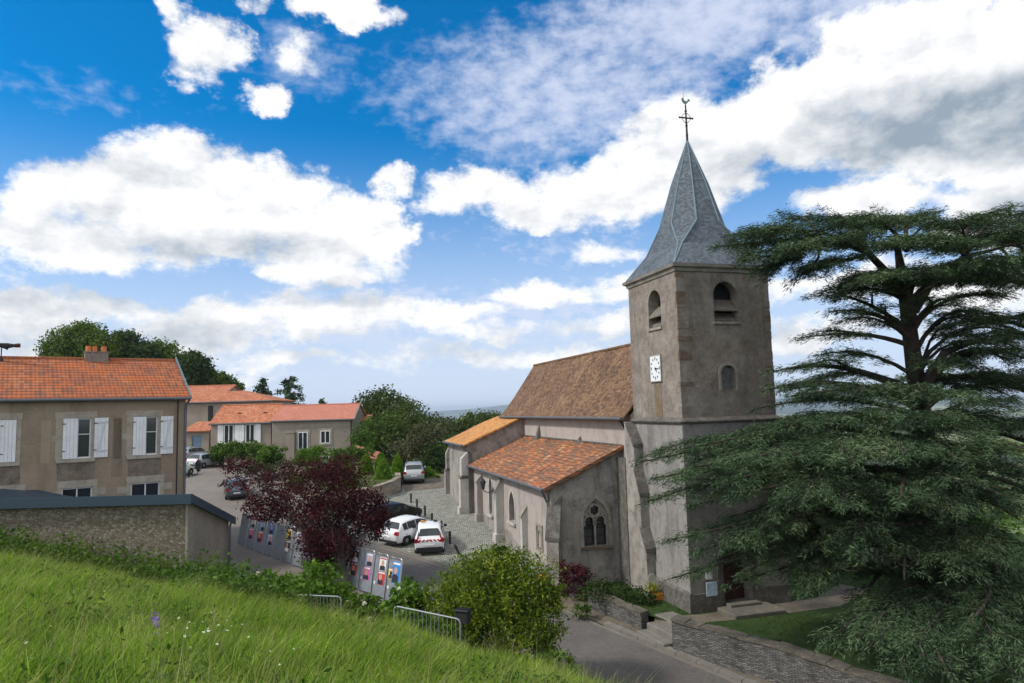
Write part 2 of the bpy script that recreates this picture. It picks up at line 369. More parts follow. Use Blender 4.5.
M['aisletile'] = tiles('old_orange_tile', [(0.05, (0.10, 0.055, 0.038)), (0.28, (0.21, 0.11, 0.066)), (0.48, (0.33, 0.12, 0.05)), (0.7, (0.46, 0.15, 0.042)), (0.86, (0.42, 0.25, 0.14)), (1.0, (0.5, 0.36, 0.23))], .34, .29, .9, (0.14, 0.10, 0.07), patch=(.7, (.17, .105, .07)), gap=.2, gapshade=.8, bump=1.0)
M['orangetile'] = tiles('yellow_orange_tile', [(0.1, (0.34, 0.15, 0.05)), (0.5, (0.56, 0.255, 0.075)), (0.9, (0.62, 0.32, 0.11))], .24, .19, .3, (0.28, 0.15, 0.06), bump=.9)
M['housetile'] = tiles('interlocking_orange_tile', [(0.0, (0.17, 0.066, 0.04)), (0.35, (0.30, 0.095, 0.043)), (0.65, (0.40, 0.115, 0.036)), (0.95, (0.43, 0.17, 0.08))], .2, .36, .85, (0.15, 0.105, 0.08), patch=(.7, (.47, .115, .022)), wave=True, gap=.26, gapshade=.85, bump=.6, stag=0.0)
M['fartile'] = tiles('far_orange_tile', [(0.1, (0.30, 0.10, 0.055)), (0.5, (0.44, 0.155, 0.075)), (0.9, (0.50, 0.22, 0.12))], .25, .33, .3, (0.26, 0.15, 0.1), wave=True)
M['newtile'] = tiles('even_salmon_tile', [(0.1, (0.40, 0.15, 0.10)), (0.5, (0.455, 0.175, 0.115)), (0.9, (0.49, 0.20, 0.135))], .25, .33, .12, (0.34, 0.15, 0.1), wave=True)
M['drywall'] = masonry('dry_stone_wall', [(0.1, (0.07, 0.065, 0.06)), (0.4, (0.13, 0.124, 0.118)), (0.7, (0.2, 0.192, 0.185)), (0.95, (0.30, 0.288, 0.278))], (0.06, 0.056, 0.05), .21, .055, .008, .7, (.04, .04, .032), .28, 1.2)
M['capstone'] = mottled('mossy_capstone', [(0.2, (0.05, 0.046, 0.036)), (0.5, (0.12, 0.108, 0.088)), (0.8, (0.24, 0.21, 0.17))], 2.2, .95, 14, .7, .04)
M['terrwall'] = masonry('ochre_garden_wall', [(0.1, (0.2, 0.165, 0.125)), (0.5, (0.30, 0.25, 0.195)), (0.9, (0.38, 0.325, 0.26))], (0.22, 0.19, 0.15), .5, .25, .015, .25, (.12, .11, .07))
M['cobble'] = masonry('grey_cobbles', [(0.1, (0.17, 0.165, 0.15)), (0.4, (0.29, 0.285, 0.262)), (0.7, (0.38, 0.372, 0.345)), (0.95, (0.47, 0.46, 0.43))], (0.10, 0.11, 0.06), .26, .2, .028, .4, (.115, .12, .075), .1, 1.0)
GRASSM = leafmat('long_grass', [(0.05, (0.032, 0.08, 0.009)), (0.3, (0.095, 0.195, 0.016)), (0.52, (0.215, 0.36, 0.032)), (0.78, (0.37, 0.48, 0.075)), (1.0, (0.50, 0.49, 0.22))], .42, .75, .7, .6)
LAWNM = leafmat('short_grass', [(0.1, (0.02, 0.045, 0.007)), (0.5, (0.04, 0.08, 0.011)), (0.9, (0.07, 0.115, 0.02))], .3, .6)
LANE = leafmat('muted_tree_leaves', [(0.05, (0.022, 0.04, 0.01)), (0.4, (0.05, 0.078, 0.017)), (0.75, (0.09, 0.122, 0.026)), (0.97, (0.15, 0.17, 0.05))], .28, .25)
CEDAR = leafmat('cedar_needles', [(0.0, (0.016, 0.034, 0.018)), (0.33, (0.038, 0.068, 0.036)), (0.56, (0.066, 0.112, 0.052)), (0.8, (0.115, 0.172, 0.082)), (1.0, (0.2, 0.245, 0.135))], .1, .5, .7)
PLUM = leafmat('plum_leaves', [(0.05, (0.018, 0.005, 0.008)), (0.4, (0.046, 0.011, 0.016)), (0.75, (0.095, 0.022, 0.03)), (0.97, (0.17, 0.055, 0.058))], .25, .9, .85)
BRIGHT = leafmat('bright_shrub_leaves', [(0.05, (0.028, 0.06, 0.006)), (0.35, (0.075, 0.13, 0.01)), (0.62, (0.15, 0.215, 0.017)), (0.88, (0.27, 0.31, 0.035)), (1.0, (0.40, 0.31, 0.12))], .35, 1.6, .6, .9)
GREEN = leafmat('green_leaves', [(0.05, (0.022, 0.055, 0.008)), (0.4, (0.055, 0.115, 0.014)), (0.75, (0.10, 0.175, 0.024)), (0.97, (0.155, 0.23, 0.04))], .35, .9)
ELDER = leafmat('elder_leaves', [(0.05, (0.03, 0.07, 0.008)), (0.4, (0.075, 0.155, 0.014)), (0.75, (0.125, 0.225, 0.025)), (0.97, (0.19, 0.29, 0.05))], .35, 1.1)
DARKG = leafmat('dark_green_leaves', [(0.05, (0.014, 0.03, 0.008)), (0.4, (0.03, 0.058, 0.013)), (0.75, (0.055, 0.092, 0.02)), (0.97, (0.09, 0.125, 0.034))], .25, .3)
OLIVE = leafmat('olive_leaves', [(0.05, (0.03, 0.034, 0.016)), (0.4, (0.06, 0.066, 0.03)), (0.75, (0.095, 0.102, 0.045)), (0.97, (0.14, 0.145, 0.075))], .25, .4)
FARG = leafmat('wood_leaves', [(0.05, (0.03, 0.06, 0.01)), (0.4, (0.065, 0.115, 0.014)), (0.75, (0.115, 0.165, 0.02)), (0.97, (0.18, 0.2, 0.035))], .3, .16)
TOPI = leafmat('clipped_yew_leaves', [(0.05, (0.07, 0.15, 0.012)), (0.5, (0.13, 0.25, 0.02)), (0.95, (0.19, 0.32, 0.03))], .3, 2.0)
YELLOW = leafmat('yellow_blossom_leaves', [(0.05, (0.10, 0.14, 0.015)), (0.5, (0.26, 0.29, 0.03)), (0.95, (0.45, 0.42, 0.06))], .4, .5)
WHITEF = leafmat('white_flowers', [(0.1, (0.6, 0.58, 0.42)), (0.9, (0.82, 0.82, 0.72))], .3, 1)
PURPLE = leafmat('purple_flowers', [(0.1, (0.2, 0.1, 0.5)), (0.9, (0.35, 0.2, 0.65))], .3, 1)

# ------------------------------------------------------------------ mesh builders
def rotv(v, ang):
    c, s = math.cos(ang), math.sin(ang)
    return (v[0] * c - v[1] * s, v[0] * s + v[1] * c)
class MB:
    def __init__(s):
        s.v, s.f = [], []
    def add(s, verts, faces):
        o = len(s.v)
        s.v += [tuple(map(float, p)) for p in verts]
        s.f += [tuple(i + o for i in f) for f in faces]
        return s
    def box(s, x0, x1, y0, y1, z0, z1):
        s.add([(x0, y0, z0), (x1, y0, z0), (x1, y1, z0), (x0, y1, z0), (x0, y0, z1), (x1, y0, z1), (x1, y1, z1), (x0, y1, z1)],
              [(0, 3, 2, 1), (4, 5, 6, 7), (0, 1, 5, 4), (1, 2, 6, 5), (2, 3, 7, 6), (3, 0, 4, 7)])
        return s
    def bbox(s, x0, x1, y0, y1, z0, z1, b=0.02):    # box with chamfered top and vertical edges
        P = []
        for z, i in ((z0, 0), (z1 - b, 0), (z1, b)):
            P += [(x0 + b + i, y0 + i, z), (x1 - b - i, y0 + i, z), (x1 - i, y0 + b + i, z), (x1 - i, y1 - b - i, z), (x1 - b - i, y1 - i, z), (x0 + b + i, y1 - i, z), (x0 + i, y1 - b - i, z), (x0 + i, y0 + b + i, z)]
        fs = [tuple(range(7, -1, -1)), tuple(range(16, 24))]
        for k in (0, 8):
            for i in range(8):
                j = (i + 1) % 8
                fs.append((k + i, k + j, k + 8 + j, k + 8 + i))
        return s.add(P, fs)
    def prism(s, poly, ax, a, b):
        """poly: 2D outline, extruded along axis ax from a to b"""
        def P(q, t):
            return {'x': (t, q[0], q[1]), 'y': (q[0], t, q[1]), 'z': (q[0], q[1], t)}[ax]
        n = len(poly)
        vs = [P(q, a) for q in poly] + [P(q, b) for q in poly]
        fs = [tuple(range(n)), tuple(range(2 * n - 1, n - 1, -1))]
        fs += [(i, i + n, (i + 1) % n + n, (i + 1) % n) for i in range(n)]
        return s.add(vs, fs)
    def tube(s, pts, rad, k=8, cap=True):
        pts = [np.array(p, float) for p in pts]
        rad = rad if hasattr(rad, '__len__') else [rad] * len(pts)
        vs, fs = [], []
        ref = None
        for i, p in enumerate(pts):
            t = pts[min(i + 1, len(pts) - 1)] - pts[max(i - 1, 0)]
            t = t / (np.linalg.norm(t) + 1e-9)
            if ref is None:
                ref = np.array([1.0, 0, 0]) if abs(t[0]) < .9 else np.array([0, 1.0, 0])
            a = np.cross(t, ref)
            a /= np.linalg.norm(a) + 1e-9
            bb = np.cross(t, a)
            ref = -np.cross(t, a) if False else ref
            for j in range(k):
                an = 2 * math.pi * j / k
                vs.append(tuple(p + rad[i] * (math.cos(an) * a + math.sin(an) * bb)))
        for i in range(len(pts) - 1):
            for j in range(k):
                fs.append((i * k + j, i * k + (j + 1) % k, (i + 1) * k + (j + 1) % k, (i + 1) * k + j))
        if cap:
            fs.append(tuple(range(k)))
            fs.append(tuple((len(pts) - 1) * k + j for j in range(k - 1, -1, -1)))
        return s.add(vs, fs)
    def lathe(s, prof, c=(0, 0, 0), k=12):
        vs, fs = [], []
        for r, z in prof:
            for j in range(k):
                an = 2 * math.pi * j / k
                vs.append((c[0] + r * math.cos(an), c[1] + r * math.sin(an), c[2] + z))
        for i in range(len(prof) - 1):
            for j in range(k):
                fs.append((i * k + j, i * k + (j + 1) % k, (i + 1) * k + (j + 1) % k, (i + 1) * k + j))
        fs += [tuple(range(k - 1, -1, -1)), tuple((len(prof) - 1) * k + j for j in range(k))]
        return s.add(vs, fs)
    def wall(s, O, U, n, outline, holes=(), depth=0.2, back=False):
        """vertical wall face: outline and holes in (u, z); n = outward normal (2D); reveals go inwards"""
        def P(q, d=0):
            return (O[0] + U[0] * q[0] - n[0] * d, O[1] + U[1] * q[0] - n[1] * d, q[1])
        polys = [outline] + list(holes)
        flat = [q for p in polys for q in p]
        tri = tessellate_polygon([[Vector((q[0], q[1], 0)) for q in p] for p in polys])
        want = np.array([n[0], n[1], 0])
        fs = []
        for t in tri:
            a, b, c = (np.array(P(flat[i])) for i in t)
            fs.append(tuple(t) if np.dot(np.cross(b - a, c - a), want) > 0 else tuple(reversed(t)))
        s.add([P(q) for q in flat], fs)
        for h in holes:
            k = len(h)
            s.add([P(q) for q in h] + [P(q, depth) for q in h], [(i, (i + 1) % k, (i + 1) % k + k, i + k) for i in range(k)])
            if back:
                s.add([P(q, depth) for q in h], [tuple(range(k))])
        return s
    def build(s, name, mat, parent=None, smooth=False):
        me = bpy.data.meshes.new(name)
        me.from_pydata(s.v, [], s.f)
        finish(me, mat, smooth)
        return link(name, me, parent)
def finish(me, mat, smooth=False):
    if mat:
        me.materials.append(mat)
    uv = me.uv_layers.new(name='UVMap')
    nl = len(me.loops)
    vi = np.empty(nl, np.int32); me.loops.foreach_get('vertex_index', vi)
    co = np.empty(len(me.vertices) * 3); me.vertices.foreach_get('co', co); co = co.reshape(-1, 3)
    nn = np.empty(len(me.polygons) * 3); me.polygons.foreach_get('normal', nn); nn = nn.reshape(-1, 3)
    lt = np.empty(len(me.polygons), np.int32); me.polygons.foreach_get('loop_total', lt)
    N = np.repeat(nn, lt, axis=0)
    T = np.stack([-N[:, 1], N[:, 0], np.zeros(nl)], 1)
    ln = np.linalg.norm(T, axis=1)
    T[ln < .05] = (1, 0, 0)
    T /= np.linalg.norm(T, axis=1)[:, None]
    B = np.cross(N, T)
    P = co[vi]
    uv.data.foreach_set('uv', np.stack([(P * T).sum(1), (P * B).sum(1)], 1).astype(np.float32).ravel())
    if smooth:
        me.polygons.foreach_set('use_smooth', np.ones(len(me.polygons), bool))
    me.update()
def link(name, me, parent=None):
    o = bpy.data.objects.new(name, me)
    COL.objects.link(o)
    if parent is not None:
        o.parent = parent
    return o
def thing(name, label, cat, loc=(0, 0, 0), rz=0.0, group=None):
    o = bpy.data.objects.new(name, None)
    o.empty_display_size = 0.5
    COL.objects.link(o)
    o.location = loc
    o.rotation_euler = (0, 0, rz)
    return tag(o, label, cat, group)
def tag(o, label=None, cat=None, group=None, kind=None):
    if label: o['label'] = label
    if cat: o['category'] = cat
    if group: o['group'] = group
    if kind: o['kind'] = kind
    return o
def copy_thing(o, loc, rz, label):
    c = o.copy(); COL.objects.link(c)
    c.location = loc; c.rotation_euler = (0, 0, rz); c['label'] = label
    for ch in list(o.children):
        d = ch.copy(); COL.objects.link(d); d.parent = c
        for g in list(ch.children):
            e = g.copy(); COL.objects.link(e); e.parent = d
    return c
def fastmesh(name, V, Fc, mat, parent=None, smooth=False):
    """V (n,3), Fc (m,k) uniform faces"""
    me = bpy.data.meshes.new(name)
    V = np.ascontiguousarray(V, np.float32); Fc = np.ascontiguousarray(Fc, np.int32)
    m, k = Fc.shape
    me.vertices.add(len(V)); me.vertices.foreach_set('co', V.ravel())
    me.loops.add(m * k); me.loops.foreach_set('vertex_index', Fc.ravel())
    me.polygons.add(m); me.polygons.foreach_set('loop_start', np.arange(0, m * k, k, dtype=np.int32))
    try:
        me.polygons.foreach_set('loop_total', np.full(m, k, np.int32))
    except Exception:
        pass
    me.materials.append(mat)
    me.update(calc_edges=True)
    if smooth:
        me.polygons.foreach_set('use_smooth', np.ones(m, bool))
    return link(name, me, parent)
def unit(a):
    return a / (np.linalg.norm(a, axis=-1, keepdims=True) + 1e-9)
def leaves(name, C, size, mat, parent=None, up_bias=0.5, aspect=0.55, out=None, jit=0.55):
    """rhombic leaves, one per centre C; size scalar; normals random with an upward / outward bias"""
    n = len(C)
    nrm = RNG.normal(size=(n, 3)); nrm[:, 2] += up_bias * 1.5
    if out is not None:
        nrm += out * 1.2
    nrm = unit(nrm)
    t = unit(np.cross(nrm, RNG.normal(size=(n, 3))))
    b = np.cross(nrm, t)
    s = size * (1 + jit * RNG.uniform(-1, 1, size=(n, 1)))
    V = np.stack([C - t * s * .5, C + b * s * .5 * aspect - nrm * s * .06, C + t * s * .5, C - b * s * .5 * aspect - nrm * s * .06], 1).reshape(-1, 3)
    Fc = np.arange(n * 4).reshape(n, 4)
    return fastmesh(name, V, Fc, mat, parent)
def crown_points(lobes, n, clump=0.28, per=30, shell=0.7, squash=1.0):
    """leaf centres in clumps spread over ellipsoid lobes (cx,cy,cz,rx,ry,rz)"""
    L = np.array(lobes, float)
    w = (L[:, 3] * L[:, 4] * L[:, 5]) ** .67; w /= w.sum()
    nc = max(6, n // per)
    k = RNG.choice(len(L), nc, p=w)
    d = unit(RNG.normal(size=(nc, 3)))
    r = np.where(RNG.uniform(size=nc) < shell, RNG.uniform(.82, 1.06, nc), RNG.uniform(.3, .85, nc))
    cc = L[k, :3] + d * r[:, None] * L[k, 3:]
    keep = np.ones(nc, bool)
    i = RNG.integers(0, nc, n)
    rad = (L[k, 3:].mean(1))[i][:, None] * clump
    off = RNG.normal(size=(n, 3)) * rad * .55
    off[:, 2] *= .7
    return cc[i] + off, d[i]

# ------------------------------------------------------------------ terrain
def sstep(x, a, b):
    t = np.clip((x - a) / (b - a), 0, 1)
    return t * t * (3 - 2 * t)
def street(X, Y):
    """height of street, square and surroundings, broad shape"""
    X = np.asarray(X, float); Y = np.asarray(Y, float)
    z = .3 + .09 * (Y - 36)
    top = 3.1
    z = np.where(Y > 60, np.minimum(z, top - .6 * np.exp(-(Y - 60) / 6.0)), z)
    z = np.maximum(z, -1.6)
    st = 46 + (104 - 46) * (1 - sstep(X, -14, 9))
    fall = np.clip(Y - st, 0, None) * .28 + np.clip(X - 26, 0, None) * .25
    z = z - 86 * (1 - np.exp(-fall / 86.0))
    hill = 13 * np.exp(-(((X + 85) / 34) ** 2 + ((Y - 118) / 42) ** 2))
    return z + hill
def tz(x, y):
    return float(street(x, y))
BCO = (6.91275, -.1176, -.21752, -.00122, -.00542, -.00163)
EDGE = np.array([(-60, 32.4), (-14.7, 32.4), (-13.2, 31.8), (-10, 28.6), (-6, 25.4), (-2.5, 23.0), (1.7, 19.6), (4.6, 14.5), (6.2, 8), (6.6, -12)])
BANKPOLY = [tuple(p) for p in EDGE] + [(-60, -12)]
def inpoly(P, poly):
    x, y = P[:, 0], P[:, 1]
    c = np.zeros(len(P), bool)
    j = len(poly) - 1
    for i in range(len(poly)):
        xi, yi = poly[i]; xj, yj = poly[j]
        k = ((yi > y) != (yj > y)) & (x < (xj - xi) * (y - yi) / (yj - yi + 1e-12) + xi)
        c ^= k
        j = i
    return c
def distedge(P):
    d = np.full(len(P), 1e9)
    for a, b in zip(EDGE[:-1], EDGE[1:]):
        t = np.clip(((P - a) @ (b - a)) / ((b - a) @ (b - a)), 0, 1)
        d = np.minimum(d, np.linalg.norm(P - a - t[:, None] * (b - a), axis=1))
    return d
def bank(P):
    P = np.asarray(P, float).reshape(-1, 2)
    X, Y = P[:, 0], P[:, 1]
    Xc = np.maximum(X, -34)
    h = BCO[0] + BCO[1] * Xc + BCO[2] * Y + BCO[3] * Xc * Xc + BCO[4] * Xc * Y + BCO[5] * Y * Y
    h = h - .10 - .42 * sstep(-X, 5, 15) * sstep(Y, 16, 30)
    h = h - .75 * sstep(-X, 9, 17) * sstep(Y, 22, 31)
    h = h + .10 * np.sin(X * .9 + 1) * np.sin(Y * .7) + .05 * np.sin(X * 2.3) * np.cos(Y * 1.9)
    ins = inpoly(P, BANKPOLY)
    d = distedge(P)
    h = np.where(ins, h - .35 * np.exp(-d / .8), h - .35 - d * 1.15)
    return h
def ground_z(x, y):
    return max(float(bank([(x, y)])[0]), tz(x, y))

def drape(name, poly, off, mat, zf=None, cell=1.5, cat=None, kind='structure'):
    poly = [Vector(p) for p in poly]
    pa = np.array([(p.x, p.y) for p in poly])
    # refine border
    bp = []
    for i in range(len(pa)):
        a, b = pa[i], pa[(i + 1) % len(pa)]
        k = max(1, int(np.linalg.norm(b - a) / cell))
        bp += [a + (b - a) * t / k for t in range(k)]
    bp = np.array(bp)
    gx, gy = np.meshgrid(np.arange(pa[:, 0].min(), pa[:, 0].max(), cell), np.arange(pa[:, 1].min(), pa[:, 1].max(), cell))
    g = np.stack([gx.ravel(), gy.ravel()], 1)
    g = g[inpoly(g, [tuple(q) for q in bp])]
    if len(g):
        dd = np.min(np.linalg.norm(g[:, None, :] - bp[None], axis=2), axis=1)
        g = g[dd > cell * .35]
    al = np.concatenate([bp, g]) if len(g) else bp
    nb = len(bp)
    vv, ee, ff, *_ = delaunay_2d_cdt([Vector(q) for q in al], [(i, (i + 1) % nb) for i in range(nb)], [list(range(nb))], 1, 1e-5)
    v2 = np.array([(q.x, q.y) for q in vv])
    z = (zf(v2) if zf else street(v2[:, 0], v2[:, 1])) + off
    mb = MB()
    fs = []
    for f in ff:
        a, b, c = v2[f[0]], v2[f[1]], v2[f[2]]
        cr = (b[0] - a[0]) * (c[1] - a[1]) - (b[1] - a[1]) * (c[0] - a[0])
        fs.append(tuple(f) if cr > 0 else tuple(reversed(f)))
    mb.add([(q[0], q[1], zz) for q, zz in zip(v2, z)], fs)
    o = mb.build(name, mat, None, True)
    return tag(o, kind=kind)

def build_ground():
    az = np.concatenate([np.linspace(-180, -62, 24)[:-1], np.linspace(-62, 62, 150), np.linspace(62, 180, 24)[1:-1]])
    rr = np.concatenate([[0.5], np.linspace(3, 130, 110), np.geomspace(136, 15000, 60)])
    A, Rr = np.meshgrid(np.radians(az), rr)
    X, Y = Rr * np.sin(A), Rr * np.cos(A)
    z = street(X, Y) - .06
    # the ground must stay under the lawn and the bank
    far = sstep(Rr, 600, 2500)
    z = z + far * (6 * np.sin(X / 310.0 + 1) * np.sin(Y / 420.0) + 10 * np.sin(X / 900. + 2) * np.cos(Y / 1100.0))
    V = np.stack([X, Y, z], -1).reshape(-1, 3)
    na, nr = len(az), len(rr)
    i, j = np.meshgrid(np.arange(nr - 1), np.arange(na), indexing='ij')
    j2 = (j + 1) % na
    Fc = np.stack([i * na + j, (i + 1) * na + j, (i + 1) * na + j2, i * na + j2], -1).reshape(-1, 4)[:, ::-1]
    m, N, b = newmat('ground_fields')
    g = N.n('NewGeometry', None, 0)
    vo = N.n('TexVoronoi', {'Vector': g, 'Scale': .0035}, None)
    r = N.n('SeparateColor', {0: vo.outputs['Color']}, None)
    c = N.ramp(r.outputs[0], [(0.0, (0.05, 0.075, 0.02)), (0.3, (0.10, 0.14, 0.035)), (0.55, (0.19, 0.22, 0.07)), (0.72, (0.30, 0.27, 0.13)), (0.85, (0.04, 0.06, 0.02)), (1.0, (0.35, 0.33, 0.10))])
    n1 = N.noise(g, .02, 6, .6)
    c = N.mix(N.mr(N.noise(g, .0022, 5, .6), .5, .56), c, (0.025, 0.045, 0.018))
    c = N.mix(N.m('MULTIPLY', n1, .5), c, (0.05, 0.08, 0.02))
    near = N.mr(N.n('VectorMath', {0: g}, 1, operation='LENGTH'), 90, 240)
    nearc = N.ramp(N.noise(g, .5, 7, .65), [(0.3, (0.05, 0.075, 0.018)), (0.55, (0.10, 0.115, 0.04)), (0.75, (0.17, 0.15, 0.09))])
    setc(N, b, N.mix(near, nearc, c), .95)
    o = fastmesh('ground', V, Fc, m, None, True)
    tag(o, kind='structure')
build_ground()
def build_hills():
    m, N, b = newmat('wooded_hills')
    g = N.n('NewGeometry', None, 0)
    vo = N.n('TexVoronoi', {'Vector': g, 'Scale': .0022}, None)
    r = N.n('SeparateColor', {0: vo.outputs['Color']}, None)
    c = N.ramp(r.outputs[0], [(0.0, (0.03, 0.05, 0.02)), (0.5, (0.06, 0.085, 0.03)), (0.75, (0.17, 0.2, 0.07)), (1.0, (0.26, 0.25, 0.12))])
    c = N.mix(N.mr(N.noise(g, .0011, 5, .6), .42, .5), c, (0.025, 0.042, 0.018))
    setc(N, b, c, .95)
    for R0, R1, hb, seed, nm in ((8800, 11800, 140, 0.3, 'hills'), (5200, 7600, 62, 2.1, 'hills')):
        az = np.radians(np.linspace(-58, 58, 220)); q = np.linspace(0, 1, 14)
        A, Q = np.meshgrid(az, q)
        Rr = R0 + (R1 - R0) * Q
        prof = np.sin(np.pi * Q) ** 1.3
        h = hb * (.62 + .2 * np.sin(A * 7 + seed) + .14 * np.sin(A * 17 + seed * 3) + .06 * np.sin(A * 41 + seed * 5) + .25 * np.sin(A * 2.3 + 1.2))
        if hb < 100:
            h = h * sstep(A, -.05, .35)
        h = np.maximum(h, 0) + 3 * np.sin(A * 160 + Q * 20)
        z = -97 + prof * (h + 14)
        V = np.stack([Rr * np.sin(A), Rr * np.cos(A), z], -1).reshape(-1, 3)
        na = len(az)
        i, j = np.meshgrid(np.arange(len(q) - 1), np.arange(na - 1), indexing='ij')
        Fc = np.stack([i * na + j, i * na + j + 1, (i + 1) * na + j + 1, (i + 1) * na + j], -1).reshape(-1, 4)
        tag(fastmesh(nm, V, Fc, m, None, True), kind='structure')
build_hills()
def build_haze():
    m = bpy.data.materials.new('haze_air')
    m.use_nodes = True
    m.node_tree.nodes.clear()
    N = NT(m.node_tree)
    v = N.n('VolumePrincipled', {'Color': (0.72, 0.86, 1.0), 'Density': 0.00011, 'Anisotropy': 0.2})
    N.n('OutputMaterial', {'Volume': v}, None)
    o = MB().box(-13500, 13500, -400, 14800, -150, 75).build('haze', m)
    tag(o, kind='stuff')
build_haze()

CX, CY = 7.22, 30.22
CR = math.atan2(.28, .96)
def ch_xy(a, s):
    x, y = rotv((a, s), CR)
    return CX + x, CY + y
# square, road, parking, lawn, bank -------------------------------------------------
kerb_line = [(-12.5, 47.5), (-8.2, 43.2), (-3.8, 39.0), (-.6, 35.6)]
drape('street', [(-60, 34), (-14, 31.0), (-9, 27), (-4, 24), (2.2, 19.5), (5.2, 17), (14.5, 17), (11.2, 21.6), (7.6, 25.3), (3.5, 30.5), (1.3, 33.6), (-.6, 35.6), (-3.8, 39), (-8.2, 43.2), (-12.5, 47.5), (-14, 51), (-14.5, 57), (-18, 66), (-23, 74), (-24, 80), (-32, 96), (-50, 104), (-56, 80), (-34, 62), (-28, 50), (-44, 46)], 0.0, M['tarmac'])
drape('road', [(5.6, 15.5), (15.6, 15.5), (11.0, 21.3), (7.45, 25.2), (3.35, 30.4), (1.1, 33.5), (-.8, 35.4), (-4.0, 38.8), (-8.4, 43.0), (-12.8, 47.2), (-15.6, 46.4), (-11.2, 42), (-6.4, 37.4), (-3.2, 33.6), (1.0, 28.4), (3.0, 25.4), (4.6, 21.8)], 0.004, M['asphalt'])
drape('parking_cobbles', [(-.6, 35.75), (-3.8, 39.15), (-8.2, 43.35), (-12.4, 47.6), (-13.6, 51), (-12.9, 53.8), (-10.6, 57.2), (-9.4, 58.6), (-10.3, 64.5), (-7.5, 65), (-5.2, 60), ch_xy(-4.3, 30), ch_xy(-3.9, 22.5), ch_xy(-3.9, 6.2), (2.6, 34.6)], 0.006, M['cobble'])
drape('lane', [(-9.2, 58.9), (-10.4, 64.3), (-12.6, 72), (-7.6, 72), (-5.4, 60.3)], 0.012, M['gravel'])
drape('pavement', [(3.2, 31.0), (3.55, 30.5), (7.65, 25.3), (11.4, 21.3), (13.6, 19.0), (13.4, 20.4), (9.6, 25.0), (6.2, 28.3), (5.3, 30.2), (3.4, 32.8), (1.4, 34.6), (1.0, 33.6)], .009, M['gravel'])
def flat(z):
    return lambda v2: np.full(len(v2), z)
LZ = 0.3
drape('lawn', [(5.42, 30.05), (6.55, 28.35), (9.6, 25.0), (13.2, 21.0), (34, 21), (34, 44), (24, 50), (10, 50), (3.0, 36.2), (3.55, 32.25)], LZ, M['lawn'], flat(0.0))
drape('gravel_path', [(6.45, 28.6), (5.65, 29.8), (7.5, 29.95), (9.9, 30.8), (13.2, 32.0), (15.2, 34.2), (16.2, 33.0), (13.6, 30.6), (9.8, 29.4)], LZ + .012, M['gravel'], flat(0.0), .8)
bp = [(-60, 32.4), (-14.7, 32.4), (-12.6, 33.4), (-9, 30.2), (-5.2, 26.8), (-1.6, 24.4), (2.8, 20.8), (6.0, 15.5), (8.6, 8), (9.2, -12), (-60, -12)]
drape('grass_bank', bp, 0.0, M['soil'], bank, .9)

# kerb strips: pale edging between road and cobbles, and along the churchyard wall
def strip(name, line, w, h, mat, off=0.0):
    mb = MB()
    L = [np.array(p, float) for p in line]
    for a, b in zip(L[:-1], L[1:]):
        n = int(max(1, np.linalg.norm(b - a) / .9))
        d = (b - a) / np.linalg.norm(b - a); nr = np.array([-d[1], d[0]]) * w / 2
        for i in range(n):
            p = a + (b - a) * (i + .01) / n; q = a + (b - a) * (i + .99) / n
            vs = []
            for zz in (-.2, h):
                for pt in (p - nr, q - nr, q + nr, p + nr):
                    vs.append((pt[0], pt[1], tz(*pt) + off + zz))
            mb.add(vs, [(0, 3, 2, 1), (4, 5, 6, 7), (0, 1, 5, 4), (1, 2, 6, 5), (2, 3, 7, 6), (3, 0, 4, 7)])
    return tag(mb.build(name, mat), kind='structure')
strip('kerb', kerb_line, .22, .05, M['kerb'])
strip('kerb', [(7.75, 25.35), (3.65, 30.6)], .28, .11, M['kerb'])
strip('kerb', [(12.4, 20.2), (7.75, 25.35)], .28, .11, M['kerb'])

# ------------------------------------------------------------------ church
church = thing('church', 'old village church with slate spire, square tower and tiled nave', 'church', (CX, CY, 0), CR)
def pointed(cx, w, z0, z1, k=7, rise=None):
    """pointed-arch outline in (u,z)"""
    h = w / 2
    rise = rise or w * .82
    zs = z1 - rise
    pts = [(cx - h, z0), (cx + h, z0), (cx + h, zs)]
    r = (h * h + rise * rise) / (2 * h)
    for i in range(1, k):
        a = math.asin(rise / r) * i / k
        pts.append((cx + h - r + r * math.cos(a), zs + r * math.sin(a)))
    pts.append((cx, z1))
    for i in range(k - 1, 0, -1):
        a = math.asin(rise / r) * i / k
        pts.append((cx - h + r - r * math.cos(a), zs + r * math.sin(a)))
    pts.append((cx - h, zs))
    return pts
def round_arch(cx, w, z0, z1, k=10):
    h = w / 2
    zs = z1 - h
    return [(cx - h, z0), (cx + h, z0)] + [(cx + h * math.cos(math.pi * i / k), zs + h * math.sin(math.pi * i / k)) for i in range(k + 1)]
def rect(x0, x1, z0, z1):
    return [(x0, z0), (x1, z0), (x1, z1), (x0, z1)]
T = 4.7
M['soot2'] = mottled('damp_streak_render', [(0.3, (0.18, 0.145, 0.11)), (0.6, (0.25, 0.2, 0.15)), (0.8, (0.29, 0.235, 0.18))], 1.0, .95, 9, .35, .02, .7, (0.11, 0.095, 0.08))
M['patch'] = mottled('beige_repair_render', [(0.3, (0.30, 0.235, 0.165)), (0.6, (0.36, 0.285, 0.205))], .8, .95, 9, .3, .02, .4, (.2, .16, .12))
M['brace'] = plain('shutter_brace', (0.56, 0.57, 0.6), .6, 0, .08)
M['plumbark'] = mottled('plum_bark', [(0.25, (0.055, 0.046, 0.042)), (0.7, (0.17, 0.15, 0.14))], 3, .95, 14, .7, .03)
